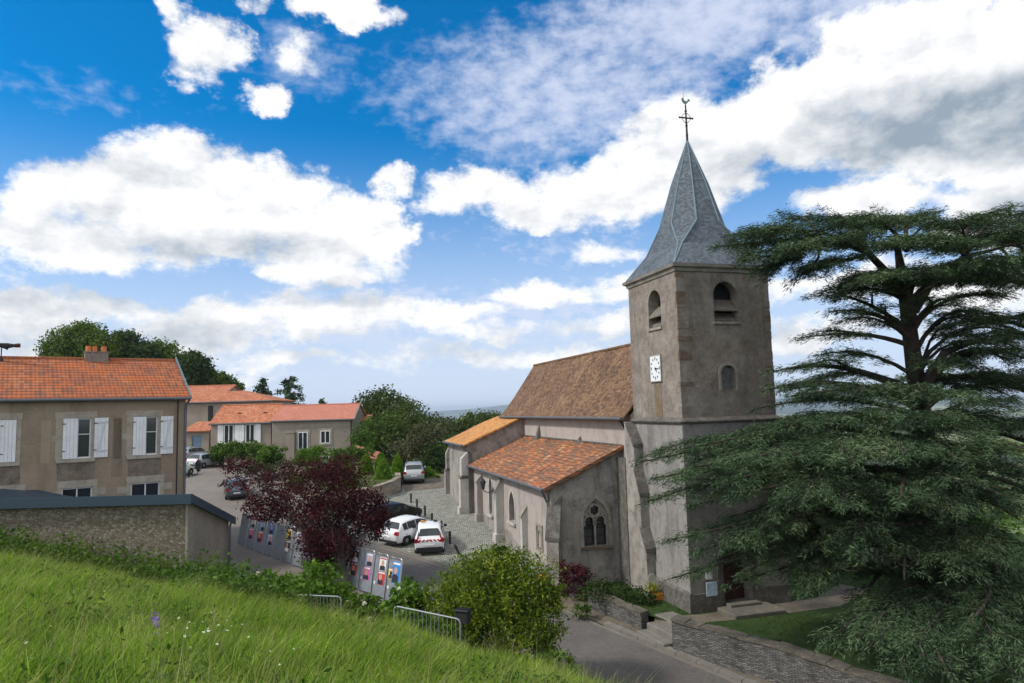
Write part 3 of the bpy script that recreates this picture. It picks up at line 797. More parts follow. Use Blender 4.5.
M['quoin'] = mottled('worn_quoin_stone', [(0.2, (0.13, 0.105, 0.085)), (0.5, (0.225, 0.19, 0.16)), (0.8, (0.33, 0.29, 0.245))], 1.8, .95, 12, .7, .04, .4, (.08, .065, .05), .5, (.13, .095, .065), 1.6)
def tower():
    # upper stage (z 8.3 - 15) and lower stage
    h1 = round_arch(2.06, 1.2, 12.55, 14.3); h2 = round_arch(2.43, 1.2, 12.6, 14.4); h3 = round_arch(2.37, .72, 9.6, 10.65)
    mb = MB()
    mb.wall((0, 0), (0, 1), (-1, 0), rect(0, T, 8.3, 15.0), [h1], .55)
    mb.wall((0, 0), (1, 0), (0, -1), rect(0, T, 8.3, 15.0), [h2, h3], .5)
    mb.wall((T, 0), (0, 1), (1, 0), rect(0, T, 8.3, 15.0), [], .5)
    mb.wall((0, T), (1, 0), (0, 1), rect(0, T, 8.3, 15.0), [], .5)
    w = mb.build('tower_wall', M['tower'], church)
    door = pointed(2.2, 1.35, .55, 3.2)
    e = .05
    mb = MB()
    mb.wall((-e, -e), (0, 1), (-1, 0), rect(0, T + 2 * e, -.8, 8.2), [], .5)
    mb.wall((-e, -e), (1, 0), (0, -1), rect(0, T + 2 * e, -.8, 8.2), [door], .45)
    mb.wall((T + e, -e), (0, 1), (1, 0), rect(0, T + 2 * e, -.8, 8.2), [], .5)
    mb.wall((-e, T + e), (1, 0), (0, 1), rect(0, T + 2 * e, -.8, 8.2), [], .5)
    mb.build('tower_base', M['towerlow'], church)
    mb = MB()      # plinth, cut at the door
    p = .13
    mb.box(-p, .0, -p, T + p, -.8, 1.05); mb.box(0, 1.45, -p, 0, -.8, 1.05); mb.box(2.95, T, -p, 0, -.8, 1.05); mb.box(T, T + p, -p, T + p, -.8, 1.05)
    mb.prism([(-p, 1.05), (-.04, 1.05), (-.04, 1.16)], 'y', -p, T + p)
    mb.build('plinth', M['darkstone'], church)
    mb = MB()
    prof = [(0, 8.14), (-.14, 8.16), (-.2, 8.24), (-.17, 8.3), (0, 8.42)]
    def ring(prof):
        n = len(prof)
        vs = []
        for (o, z) in prof:
            o = -o
            vs += [(-o, -o, z), (T + o, -o, z), (T + o, T + o, z), (-o, T + o, z)]
        fs = []
        for i in range(n - 1):
            for j in range(4):
                k = (j + 1) % 4
                fs.append((i * 4 + j, i * 4 + k, (i + 1) * 4 + k, (i + 1) * 4 + j))
        mb.add(vs, fs)
    ring(prof)
    mb.build('string_course', M['darkstone'], church)
    mb = MB()
    ring([(.01, 14.78), (-.06, 14.82), (-.09, 14.95), (-.2, 15.0), (-.24, 15.12), (.05, 15.16)])
    mb.build('cornice', M['stone'], church)
    # quoins, proud of the render
    mb = MB()
    random.seed(3)
    for z in np.arange(8.6, 14.6, .46):
        if random.random() < .62:
            l = random.uniform(.3, .55); h = random.uniform(.26, .4); m_ = random.uniform(.25, .5)
            mb.box(-.012, l, -.012, .0, z, z + h); mb.box(-.012, 0, 0.0, m_ * .6, z, z + h)
        if random.random() < .6:
            mb.box(T - random.uniform(.25, .5), T + .012, -.012, 0, z, z + .36)
    mb.build('quoins', M['quoin'], church)
    mb = MB()
    for z, l, h in ((13.35, .42, .55), (11.72, .66, .22), (10.9, .62, .42), (14.55, .4, .2), (9.75, .6, .2)):
        mb.box(-.018, l, -.018, 0.0, z, z + h); mb.box(-.018, 0, 0, .1, z, z + h)
    for z in (12.6, 10.3):
        mb.box(T - .4, T + .018, -.018, 0, z, z + .3)
    mb.build('quoins', M['oldstone'], church)
    # belfry openings: frame, sloping sound boards, dark inside
    for nm, cx, z0, face in (('l', 2.06, 12.55, 'x'), ('f', 2.43, 12.6, 'y')):
        def box(mb, a, b, d0, d1, zz0, zz1):
            return mb.box(d0, d1, a, b, zz0, zz1) if face == 'x' else mb.box(a, b, d0, d1, zz0, zz1)
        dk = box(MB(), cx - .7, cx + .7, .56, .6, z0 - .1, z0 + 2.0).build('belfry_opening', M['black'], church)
        b = MB()
        for zt, zb in ((z0 + 1.06, z0 + .52), (z0 + .44, z0 + .06)):
            poly = [(.5, zt), (.5, zt - .05), (-.02, zb - .05), (-.02, zb + .02)]
            if zt < z0 + .5:
                poly = [(.45, zt), (.45, zt - .3), (.12, zb - .06), (.08, zb)]
            if face == 'y':
                b.prism([(q[0], q[1]) for q in poly], 'x', cx - .59, cx + .59)
            else:
                b.add([(q[0], cx - .59, q[1]) for q in poly] + [(q[0], cx + .59, q[1]) for q in poly], [(0, 1, 2, 3), (7, 6, 5, 4), (0, 4, 5, 1), (1, 5, 6, 2), (2, 6, 7, 3), (3, 7, 4, 0)])
        b.build('louvre', M['louvre'], dk)
        box(MB(), cx - .68, cx + .68, -.07, .0, z0 - .12, z0).build('sill', M['stone'], dk)
    n = MB().box(2.37 - .4, 2.37 + .4, .3, .34, 9.55, 10.7).build('niche_shutter', M['woodgrey'], church)
    fr = MB()
    o, i = round_arch(2.37, .98, 9.55, 10.79), round_arch(2.37, .74, 9.55, 10.66)
    frame_ring(fr, o, i, 'y', -.03, .0)
    fr.build('niche_frame', M['stone'], n)
    # clock
    c = MB().box(-.06, 0.0, 1.62, 2.62, 10.08, 11.26).build('clock', M['clock'], church)
    mb = MB()
    for k in range(12):
        a = math.pi / 6 * k
        y, z = 2.12 + .39 * math.sin(a) * 1.0, 10.67 + .45 * math.cos(a)
        s_ = .045 if k % 3 else .065
        mb.box(-.072, -.061, y - .03, y + .03, z - s_, z + s_)
    mb.build('markings', M['black'], c)
    mb = MB()
    for ang, ln, wd in ((R(97), .40, .04), (R(140), .26, .05)):
        dy, dz = math.sin(ang), math.cos(ang)
        py, pz = -dz, dy
        pts = [(-.02 * dy + wd * py, -.02 * dz + wd * pz), (-.02 * dy - wd * py, -.02 * dz - wd * pz), (ln * dy, ln * dz)]
        # seen from outside (-x) left is +y
        mb.prism([(2.12 - q[0], 10.67 + q[1]) for q in pts], 'x', -.085, -.073)
    mb.build('clock_hands', M['black'], c)
    mb = MB()
    frame_ring(mb, rect(1.58, 2.66, 10.04, 11.3), rect(1.63, 2.61, 10.09, 11.25), 'x', -.075, 0)
    mb.build('clock_frame', M['stone'], c)
    mb = MB().box(-.013, -.002, 1.72, 2.4, 8.45, 10.05)
    mb.build('rust_stain', M['stain'], church)
    # door
    d = MB()
    d.wall((0, .40), (1, 0), (0, -1), pointed(2.2, 1.4, .4, 3.25))
    d = d.build('door', M['reddoor'], church)
    st = MB()
    for x in (1.75, 2.2, 2.65):
        st.box(x - .02, x + .02, .385, .399, .55, 2.9)
    st.box(1.55, 2.85, .38, .398, 1.3, 1.42); st.box(1.55, 2.85, .38, .398, 2.1, 2.2)
    st.build('door_rail', M['reddoor'], d)
    fr = MB()
    frame_ring(fr, pointed(2.2, 1.9, .3, 3.55), pointed(2.2, 1.36, .3, 3.21), 'y', -.12, -.05)
    fr.build('door_surround', M['darkstone'], d)
def frame_ring(mb, outer, inner, face, d0, d1):
    n = len(outer)
    assert len(inner) == n
    def P(q, d):
        return (q[0], d, q[1]) if face == 'y' else (d, q[0], q[1])
    vs = [P(q, d0) for q in outer] + [P(q, d0) for q in inner] + [P(q, d1) for q in outer] + [P(q, d1) for q in inner]
    fs = []
    for i in range(n):
        j = (i + 1) % n
        fs += [(i, j, n + j, n + i), (2 * n + i, 3 * n + i, 3 * n + j, 2 * n + j), (i, 2 * n + i, 2 * n + j, j), (n + i, n + j, 3 * n + j, 3 * n + i)]
    mb.add(vs, fs)
M['stain'] = mottled('rust_stain', [(0.3, (0.14, 0.09, 0.045)), (0.6, (0.2, 0.16, 0.12)), (0.8, (0.24, 0.2, 0.17))], 2.5, .95, 12, .4, .02, .7, (0.17, 0.12, 0.05))
tower()
def spire():
    c = T / 2
    e = T / 2 + .12
    z0, z1, zm, za = 15.13, 17.45, 19.6, 21.85
    mb = MB()
    apo, apm = 1.42, .80
    k = math.tan(math.pi / 8)
    def octa(a, z):
        r = []
        for (x, y) in ((-a * k, -a), (a * k, -a), (a, -a * k), (a, a * k), (a * k, a), (-a * k, a), (-a, a * k), (-a, -a * k)):
            r.append((c + x, c + y, z))
        return r
    sq = [(c - e, c - e, z0), (c + e, c - e, z0), (c + e, c + e, z0), (c - e, c + e, z0)]
    o1, om = octa(apo, z1), octa(apm, zm)
    # intermediate flare ring between the square and the octagon
    zf = 16.15
    t = .55
    def lerp(a, b, u):
        return tuple(a[i] + (b[i] - a[i]) * u for i in range(3))
    V = sq + o1 + om + [(c, c, za)]
    side = [(0, 1, 4, 5), (1, 2, 6, 7), (2, 3, 8, 9), (3, 0, 10, 11)]
    fs = []
    fl = []
    for (a, b, oa, ob) in side:
        la, lb = lerp(V[a], V[oa], .5), lerp(V[b], V[ob], .5)
        out = np.array([(V[a][0] + V[b][0]) / 2 - c, (V[a][1] + V[b][1]) / 2 - c, 0]); out /= np.linalg.norm(out)
        la = tuple(np.array(la) - out * .27); lb = tuple(np.array(lb) - out * .27)
        fl.append((la, lb))
    base = len(V)
    for la, lb in fl:
        V = V + [la, lb]
    for q, (a, b, oa, ob) in enumerate(side):
        la, lb = base + 2 * q, base + 2 * q + 1
        fs += [(a, b, lb, la), (la, lb, ob, oa)]
    # corner broaches: corner vertex b of side q to side q+1
    for q in range(4):
        a, b, oa, ob = side[q]
        a2, b2, oa2, ob2 = side[(q + 1) % 4]
        lb, la2 = base + 2 * q + 1, base + 2 * ((q + 1) % 4)
        fs += [(b, la2, lb), (lb, la2, oa2, ob)]
    for i in range(8):
        j = (i + 1) % 8
        fs += [(4 + i, 4 + j, 12 + j, 12 + i), (12 + i, 12 + j, 20)]
    mb.add(V, fs)
    sp = mb.build('spire', M['slate'], church)
    mb = MB()
    for q in range(4):
        a, b, oa, ob = side[q]
        oa2 = side[(q + 1) % 4][2]
        lb, la2 = base + 2 * q + 1, base + 2 * ((q + 1) % 4)
        for l, o in ((lb, ob), (la2, oa2)):
            mb.tube([V[b], V[l], V[o], V[o + 8], V[20]], [.036, .036, .04, .036, .025], 6)
    mb.build('hip_flashing', M['lead'], sp)
    mb = MB()
    mb.box(c - e - .06, c + e + .06, c - e - .06, c - e + .02, z0 - .09, z0 + .03); mb.box(c - e - .06, c + e + .06, c + e - .02, c + e + .06, z0 - .09, z0 + .03)
    mb.box(c - e - .06, c - e + .02, c - e + .02, c + e - .02, z0 - .09, z0 + .03); mb.box(c + e - .02, c + e + .06, c - e + .02, c + e - .02, z0 - .09, z0 + .03)
    mb.build('eave_gutter', M['zincgutter'], sp)
    # cross and cockerel
    mb = MB()
    mb.tube([(c, c, 21.7), (c, c, 23.62)], [.055, .035], 6)
    mb.tube([(c - .38, c, 22.95), (c + .38, c, 22.95)], .042, 6)
    for z in (22.05, 22.55, 23.3):
        mb.lathe([(.02, -.06), (.065, -.02), (.065, .02), (.02, .06)], (c, c, z), 8)
    for s_ in (-1, 1):
        mb.lathe([(.02, -.05), (.05, 0), (.02, .05)], (c + s_ * .36, c, 22.95), 6)
        mb.tube([(c + s_ * .05, c, 23.2), (c + s_ * .17, c, 23.1), (c + s_ * .24, c, 22.98)], .015, 5)
        mb.tube([(c + s_ * .05, c, 22.7), (c + s_ * .17, c, 22.8), (c + s_ * .24, c, 22.92)], .015, 5)
    x = mb.build('finial_cross', M['iron'], church)
    prof = [(-.25, .28), (-.27, .18), (-.2, .05), (-.1, -.04), (.02, -.08), (.12, -.03), (.2, .06), (.27, .14), (.33, .12), (.3, .2), (.26, .26), (.2, .24), (.17, .15), (.08, .1), (-.04, .11), (-.12, .18), (-.17, .3)]
    mb = MB().prism([(c + q[0] * .75, 23.72 + q[1] * .8) for q in prof], 'y', c - .03, c + .03)
    mb.tube([(c - .09, c, 23.75), (c - .1, c, 24.25)], .01, 5)
    mb.tube([(c, c, 23.55), (c, c, 23.7)], .02, 5)
    mb.build('weathercock', M['copper'], x)
spire()
def slab_roof(name, mat, parent, quads, th=.09):
    """roof planes (4 corners, outward side up) with thickness"""
    mb = MB()
    for q in quads:
        q = [np.array(p, float) for p in q]
        n = np.cross(q[1] - q[0], q[2] - q[0]); n /= np.linalg.norm(n)
        if n[2] < 0:
            q = q[::-1]; n = -n
        k = len(q)
        mb.add([tuple(p) for p in q] + [tuple(p - n * th) for p in q], [tuple(range(k)), tuple(range(2 * k - 1, k - 1, -1))] + [(i, i + k, (i + 1) % k + k, (i + 1) % k) for i in range(k)])
    return mb.build(name, mat, parent)
def gridroof(name, mat, parent, prof, y0, y1, ny=24, sag=.03, th=.1, endslope=0.0):
    """roof from a profile of (x, z) points, extruded along y, slightly uneven like an old roof"""
    mb = MB()
    n = len(prof)
    ys = np.linspace(y0, y1, ny)
    vs = []
    rg = np.random.default_rng(int(abs(y1 * 10 + prof[0][1] * 7)))
    ph = rg.uniform(0, 6, 4)
    for y in ys:
        for i, (x, z) in enumerate(prof):
            yy = y + (endslope * i / (n - 1) if y == y1 else 0)
            w = sag * (math.sin(y * .9 + ph[0] + x) + .7 * math.sin(y * 2.1 + ph[1] + 1.7 * x)) * (0.4 if i in (0,) else 1)
            vs.append((x, yy, z + w))
    fs = []
    for j in range(ny - 1):
        for i in range(n - 1):
            fs.append((j * n + i, j * n + i + 1, (j + 1) * n + i + 1, (j + 1) * n + i))
    top = np.array(vs)
    a, b, c_ = (top[k] for k in fs[0][:3])
    if np.cross(b - a, c_ - a)[2] < 0:
        fs = [f[::-1] for f in fs]
    m_ = len(vs)
    lo = [(v[0], v[1], v[2] - th) for v in vs]
    fs2 = [tuple(i + m_ for i in f[::-1]) for f in fs]
    edge = []
    for j in range(ny - 1):
        edge += [(j * n, (j + 1) * n, (j + 1) * n + m_, j * n + m_), (j * n + n - 1, j * n + n - 1 + m_, (j + 1) * n + n - 1 + m_, (j + 1) * n + n - 1)]
    for i in range(n - 1):
        edge += [(i, i + m_, i + 1 + m_, i + 1), ((ny - 1) * n + i, (ny - 1) * n + i + 1, (ny - 1) * n + i + 1 + m_, (ny - 1) * n + i + m_)]
    mb.add(vs + lo, fs + fs2 + edge)
    return mb.build(name, mat, parent)
def body():
    # nave
    mb = MB()
    mb.wall((-.1, T), (0, 1), (-1, 0), rect(0.05, 23.0, 0, 8.55), [], .3)
    mb.wall((4.8, T), (0, 1), (1, 0), rect(0.05, 23.0, 0, 8.55), [], .3)
    mb.wall((-.1, 27.7), (1, 0), (0, 1), [(0, 0), (4.9, 0), (4.9, 8.55), (2.45, 12.3), (0, 8.55)], [], .3)
    mb.wall((-.1, T + .06), (1, 0), (0, -1), [(0, 0), (4.9, 0), (4.9, 8.55), (2.45, 12.3), (0, 8.55)], [], .3)
    nv = mb.build('nave_wall', M['aisle'], church)
    nr = gridroof('nave_roof', M['navetile'], church, [(-.55, 8.42), (-.15, 8.85), (.5, 9.72), (1.4, 11.05), (2.35, 12.45)], T + .02, 28.0, 30, .035, .12, -.35)
    gridroof('nave_roof', M['navetile'], church, [(5.25, 8.42), (4.85, 8.85), (4.2, 9.72), (3.3, 11.05), (2.35, 12.45)], T + .02, 28.0, 30, .03, .12, -.35)
    MB().tube([(2.35, T + .05, 12.47), (2.35, 27.6, 12.47)], .09, 8).build('ridge_tiles', M['navetile'], nr)
    g = MB().tube([(-.64, T + .1, 8.36), (-.64, 27.9, 8.36)], .075, 8).build('gutter', M['zincgutter'], nr)
    MB().tube([(-.62, 4.95, 8.3), (-.45, 5.1, 8.1), (-.2, 5.25, 7.8), (-.2, 5.25, 2.2), (-.2, 5.3, .4)], .055, 8).build('downpipe', M['iron'], church)
    # small pinnacles on the clerestory, remains of an older buttress
    for y, h in ((19.2, .95), (11.6, .35)):
        mb = MB()
        mb.add([(-.13, y - .3, 6.9), (-.13, y + .3, 6.9), (-.13, y, 6.95 + h), (-.42, y - .3, 6.8), (-.42, y + .3, 6.8)], [(0, 2, 1), (3, 0, 1, 4)[::-1], (3, 4, 2), (0, 3, 2), (1, 2, 4)])
        mb.build('buttress_stump', M['darkstone'], church)
    # aisle
    wl = [pointed(12.95, 1.15, 2.45, 4.2), pointed(17.9, .8, 2.2, 4.6)]
    mb = MB()
    mb.wall((-4.0, 0), (0, 1), (-1, 0), [(6.0, -.5), (22.9, -.5), (22.9, 5.2), (6.0, 5.2)], wl, .32)
    mb.build('aisle_wall', M['aisle'], church)
    win = pointed(-1.68, 1.36, 2.13, 4.42, 9)
    mb = MB()
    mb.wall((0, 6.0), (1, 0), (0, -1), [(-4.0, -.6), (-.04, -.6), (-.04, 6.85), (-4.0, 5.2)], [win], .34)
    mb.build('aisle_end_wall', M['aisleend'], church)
    ar = gridroof('aisle_roof', M['aisletile'], church, [(-4.38, 5.06), (-3.4, 5.5), (-2.4, 5.93), (-1.3, 6.42), (-.08, 6.97)], 5.8, 22.95, 26, .045, .12)
    MB().tube([(-4.47, 5.85, 5.0), (-4.47, 22.9, 5.0)], .075, 8).build('gutter', M['zincgutter'], ar)
    MB().tube([(-4.42, 6.1, 4.95), (-4.25, 6.2, 4.6), (-4.08, 6.3, 4.3), (-4.08, 6.3, 2.9)], .05, 8).build('downpipe', M['zincgutter'], church)
    MB().prism([(-4.42, 4.92), (-4.42, 5.1), (-.08, 7.02), (-.08, 6.84)], 'y', 5.74, 5.8).build('verge_tiles', M['aisletile'], ar)
    # roof flashing where the aisle roof meets the nave wall
    MB().tube([(-.13, 6.0, 7.0), (-.13, 22.9, 7.0)], .05, 6).build('flashing', M['darkstone'], ar)
    # darker damp band at the foot of the aisle wall
    mb = MB()
    poly = [(6.0, -.5)]
    rg = np.random.default_rng(5)
    ys = np.linspace(22.8, 6.0, 40)
    top = [(y, tz(*ch_xy(-4, y)) + .55 + .35 * math.sin(y * .8) ** 2 + rg.uniform(0, .14)) for y in ys]
    mb.wall((-4.012, 0), (0, 1), (-1, 0), [(6.0, -.5), (22.8, -.5)] + top)
    mb.build('damp_plaster', M['aisleend'], church)
    # left side windows
    for h, cx, w, z0, z1 in ((wl[0], 12.95, 1.15, 2.45, 4.2), (wl[1], 17.9, .8, 2.2, 4.6)):
        g = MB().wall((-3.72, 0), (0, 1), (-1, 0), pointed(cx, w + .1, z0 - .03, z1 + .04)).build('window', M['glass'], church)
        mb = MB()
        frame_ring(mb, pointed(cx, w + .3, z0, z1 + .22), pointed(cx, w, z0, z1), 'x', -4.035, -4.0)
        mb.box(-4.16, -4.0, cx - w / 2 - .2, cx + w / 2 + .2, z0 - .16, z0)
        mb.build('window_frame', M['palestone'], g)
        mb = MB()
        for y in np.arange(cx - w / 2 + .15, cx + w / 2, .22):
            mb.box(-3.75, -3.72, y - .008, y + .008, z0, z1 - .3)
        for z in np.arange(z0 + .3, z1 - .1, .3):
            mb.box(-3.752, -3.73, cx - w / 2, cx + w / 2, z - .008, z + .008)
        mb.build('glazing_bar', M['iron'], g)
    # end window with tracery: two lancets and a rose
    g = MB().wall((0, 6.29), (1, 0), (0, -1), pointed(-1.68, 1.5, 2.05, 4.5)).build('window', M['glass'], church)
    mb = MB()
    frame_ring(mb, pointed(-1.68, 1.72, 2.1, 4.68, 9), pointed(-1.68, 1.36, 2.1, 4.42, 9), 'y', 5.955, 6.0)
    frame_ring(mb, pointed(-1.68, 1.36, 2.13, 4.42, 9), pointed(-1.68, 1.2, 2.13, 4.27, 9), 'y', 6.1, 6.22)
    mb.box(-1.72, -1.64, 6.1, 6.22, 2.13, 3.35)
    for cx in (-1.98, -1.38):
        o_, i_ = round_arch(cx, .62, 3.1, 3.62, 10), round_arch(cx, .44, 3.1, 3.53, 10)
        frame_ring(mb, o_, i_, 'y', 6.1, 6.22)
    for k in range(24):
        pass
    def rosering(r0, r1, lob=6, n=48):
        o_, i_ = [], []
        for t in range(n):
            a = 2 * math.pi * t / n
            rr_ = r1 + .05 * abs(math.cos(a * lob / 2 + math.pi / 2))
            o_.append((-1.68 + r0 * math.cos(a), 3.84 + r0 * math.sin(a)))
            i_.append((-1.68 + rr_ * math.cos(a), 3.84 + rr_ * math.sin(a)))
        frame_ring(mb, o_, i_, 'y', 6.09, 6.215)
    rosering(.35, .2)
    for sx_ in (-1, 1):
        mb.prism([(-1.68 + sx_ * .34, 3.6), (-1.68 + sx_ * .6, 3.56), (-1.68 + sx_ * .5, 3.85), (-1.68 + sx_ * .36, 3.98)], 'y', 6.11, 6.21)
    mb.build('tracery', M['stone'], g)
    mb = MB()
    for z in (2.55, 2.95, 3.3):
        mb.box(-2.3, -1.06, 6.26, 6.285, z - .012, z + .012)
    mb.build('glazing_bar', M['iron'], g)
    MB().box(-2.5, -.9, 5.86, 6.0, 2.0, 2.12).build('sill', M['oldstone'], g)
    # buttresses on the left wall
    def buttress(y, w, d, ztop, zs, mat, x0=-4.0, foot=.0):
        zb = tz(*ch_xy(x0 - d, y)) - .5
        b = MB().prism([(x0, zb), (x0, ztop), (x0 - d, zs), (x0 - d, zb)], 'y', y - w / 2, y + w / 2)
        b.box(x0 - d - .1, x0, y - w / 2 - .08, y + w / 2 + .08, zb, zb + 1.0)
        bo_ = b.build('buttress', mat, church)
        MB().prism([(x0, ztop + .02), (x0, ztop - .12), (x0 - d - .05, zs - .12), (x0 - d - .05, zs + .02)], 'y', y - w / 2 - .03, y + w / 2 + .03).build('buttress_cap', M['stone'], bo_)
        return bo_
    buttress(20.4, .5, .4, 4.6, 4.1, M['aisle'])
    buttress(15.0, .55, .5, 5.0, 4.1, M['palestone'])
    buttress(10.15, .38, .32, 3.75, 3.2, M['palestone'])
    # relief panel
    p = MB()
    frame_ring(p, rect(7.35, 8.35, 1.75, 3.05), rect(7.45, 8.25, 1.85, 2.95), 'x', -4.07, -4.0)
    frame_ring(p, pointed(7.85, .62, 1.86, 2.85), pointed(7.85, .48, 1.86, 2.74), 'x', -4.06, -4.0)
    p.build('relief_panel', M['stone'], church)
    # diagonal buttress on the near left corner
    bt = MB()
    bt.prism([(-.75, -.6), (-.75, 2.75), (.35, 4.75), (.35, -.6)], 'y', -.29, .29)
    bt.box(-.86, .2, -.36, .36, -.6, .75)
    for i, v in enumerate(bt.v):
        x, y = rotv((v[0], v[1]), R(60)); bt.v[i] = (x - 3.84, y + 6.0, v[2])
    b = bt.build('buttress', M['stone'], church)
    cp = MB().prism([(-.8, 2.66), (-.8, 2.8), (.3, 4.86), (.3, 4.62)], 'y', -.35, .35)
    for i, v in enumerate(cp.v):
        x, y = rotv((v[0], v[1]), R(60)); cp.v[i] = (x - 3.84, y + 6.0, v[2])
    cp.build('buttress_cap', M['darkstone'], b)
    # stepped buttress beside the tower, its weathered slopes facing the street
    b = MB()
    x0, x1 = -.5, -.055
    b.prism([(4.76, -.5), (4.76, 8.2), (4.5, 8.0), (3.8, 7.1), (3.8, 5.9), (3.35, 4.8), (3.35, 3.1), (2.95, 2.35), (2.95, -.5)], 'x', x0, x1)
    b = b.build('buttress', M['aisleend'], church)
    for prof in ([(4.52, 8.16), (4.5, 8.0), (3.72, 7.02), (3.72, 7.18)], [(3.82, 6.1), (3.8, 5.9), (3.26, 4.72), (3.26, 4.9)], [(3.37, 3.32), (3.35, 3.1), (2.85, 2.25), (2.85, 2.45)]):
        MB().prism(prof, 'x', x0 - .07, x1 + .03).build('buttress_cap', M['darkstone'], b)
    MB().add([(-.48, 2.92, .5), (-.08, 2.92, .5), (-.08, 2.92, 1.15), (-.18, 2.92, 1.3), (-.38, 2.92, 1.3), (-.48, 2.92, 1.15), (-.48, 2.948, .5), (-.08, 2.948, .5), (-.08, 2.948, 1.15), (-.18, 2.948, 1.3), (-.38, 2.948, 1.3), (-.48, 2.948, 1.15)],
             [(0, 1, 2, 3, 4, 5)] + [(k_, k_ + 6, (k_ + 1) % 6 + 6, (k_ + 1) % 6) for k_ in range(6)]).build('plaque', M['palestone'], b)
    # nave corner pilaster next to the tower buttress
    MB().box(-.45, -.12, 4.95, 5.98, -.5, 6.4).build('pier', M['darkstone'], church)
    # transept
    mb = MB()
    mb.wall((0, 22.9), (1, 0), (0, -1), [(-4.4, .5), (-.1, .5), (-.1, 8.35), (-4.4, 6.6)], [], .3)
    mb.wall((-4.4, 22.9), (0, 1), (-1, 0), rect(0, 7.2, .5, 6.6), [], .3)
    mb.wall((0, 30.1), (1, 0), (0, 1), [(-4.4, .5), (-.1, .5), (-.1, 8.35), (-4.4, 6.6)], [], .3)
    mb.wall((-.1, 27.7), (0, 1), (1, 0), rect(0, 2.4, .5, 8.3), [], .3)
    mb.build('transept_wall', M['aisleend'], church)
    tr = gridroof('transept_roof', M['orangetile'], church, [(-4.75, 6.5), (-3.5, 7.02), (-2.2, 7.55), (-1.2, 7.98), (-.12, 8.42)], 22.65, 30.3, 12, .03, .12)
    MB().tube([(-4.84, 22.7, 6.44), (-4.84, 30.2, 6.44)], .08, 8).build('gutter', M['zincgutter'], tr)
    MB().tube([(-4.8, 22.85, 6.4), (-4.6, 22.8, 6.1), (-4.2, 22.8, 5.9), (-4.1, 22.8, 5.0)], .055, 8).build('downpipe', M['zincgutter'], church)
    for (ya, yb, xa, mat) in ((22.7, 23.35, -5.0, 'palestone'), (29.7, 30.3, -4.75, 'aisleend')):
        zb = 0.8
        b = MB().box(xa, -4.4, ya, yb, zb, 4.1)
        b.box(xa + .1, -4.4, ya + .04, yb - .04, 4.1, 5.5)
        b.prism([(xa + .1, 5.5), (-4.4, 5.5), (-4.4, 6.0)], 'y', ya + .04, yb - .04)
        b.box(xa - .12, -4.4, ya - .06, yb + .06, zb, 2.1)
        b = b.build('buttress', M[mat], church)
        MB().prism([(xa - .05, 4.1), (xa + .12, 4.32), (-4.4, 4.32), (-4.4, 4.1)], 'y', ya - .05, yb + .05).build('buttress_cap', M['darkstone'], b)
body()
# wall lantern on the church
def wall_lantern(label, loc, rz, mat='black'):
    t = thing('wall_lantern', label, 'lantern', loc, rz)
    MB().tube([(0, 0, -.1), (0, -.25, -.2), (0, -.5, -.12), (0, -.6, .02)], .025, 6).box(-.05, .05, -.02, .02, -.3, .1).build('bracket', M[mat], t)
    MB().lathe([(.08, .02), (.1, .05), (.17, .42)], (0, -.6, 0), 6).build('lamp_glass', M['glassblue'], t)
    MB().lathe([(.2, .42), (.17, .5), (.07, .62), (.03, .66), (.025, .74)], (0, -.6, 0), 6).build('lamp_cap', M[mat], t)
    return t
x, y = ch_xy(-4.62, 15.0)
wall_lantern('black wall lantern on a bracket on the left wall of the church', (x, y, 4.15), CR - math.pi / 2)

# things by the tower
x, y = ch_xy(2.25, -.75)
M['gravel2'] = mottled('worn_slab', [(0.2, (0.09, 0.085, 0.07)), (0.6, (0.16, 0.15, 0.125)), (0.8, (0.22, 0.205, 0.175))], 1.2, .9, 12, .4)
tt = thing('stone_landing', 'flat grey stone slab in front of the church tower door', 'stone slab', (x, y, LZ), CR)
MB().bbox(-1.15, 1.25, -.75, .6, -.1, .17, .03).build('slab', M['gravel2'], tt)
MB().bbox(-.7, .8, .25, .62, .17, .28, .02).build('step', M['gravel2'], tt)
for (a, z0, z1, w, mat, lab) in ((.85, 1.62, 1.9, .3, 'white', 'small white notice pinned above a blue one beside the tower door'), (.9, .95, 1.5, .5, 'noticeblue', 'pale blue paper notice low on the wall beside the tower door')):
    if mat not in M:
        M[mat] = mottled('notice_paper', [(0.4, (0.62, 0.70, 0.78)), (0.6, (0.35, 0.5, 0.68))], 5, .6, 10, .0)
    x, y = ch_xy(a, -.07 if z0 > 1 else -.15)
    t = thing('notice', lab, 'notice', (x, y, z0), CR)
    MB().box(-w / 2, w / 2, -.02, .01, 0, z1 - z0).build('sheet', M[mat], t)
    MB().box(-w / 2 - .02, w / 2 + .02, .0, .012, -.02, z1 - z0 + .02).build('backing', M['galv'], t)

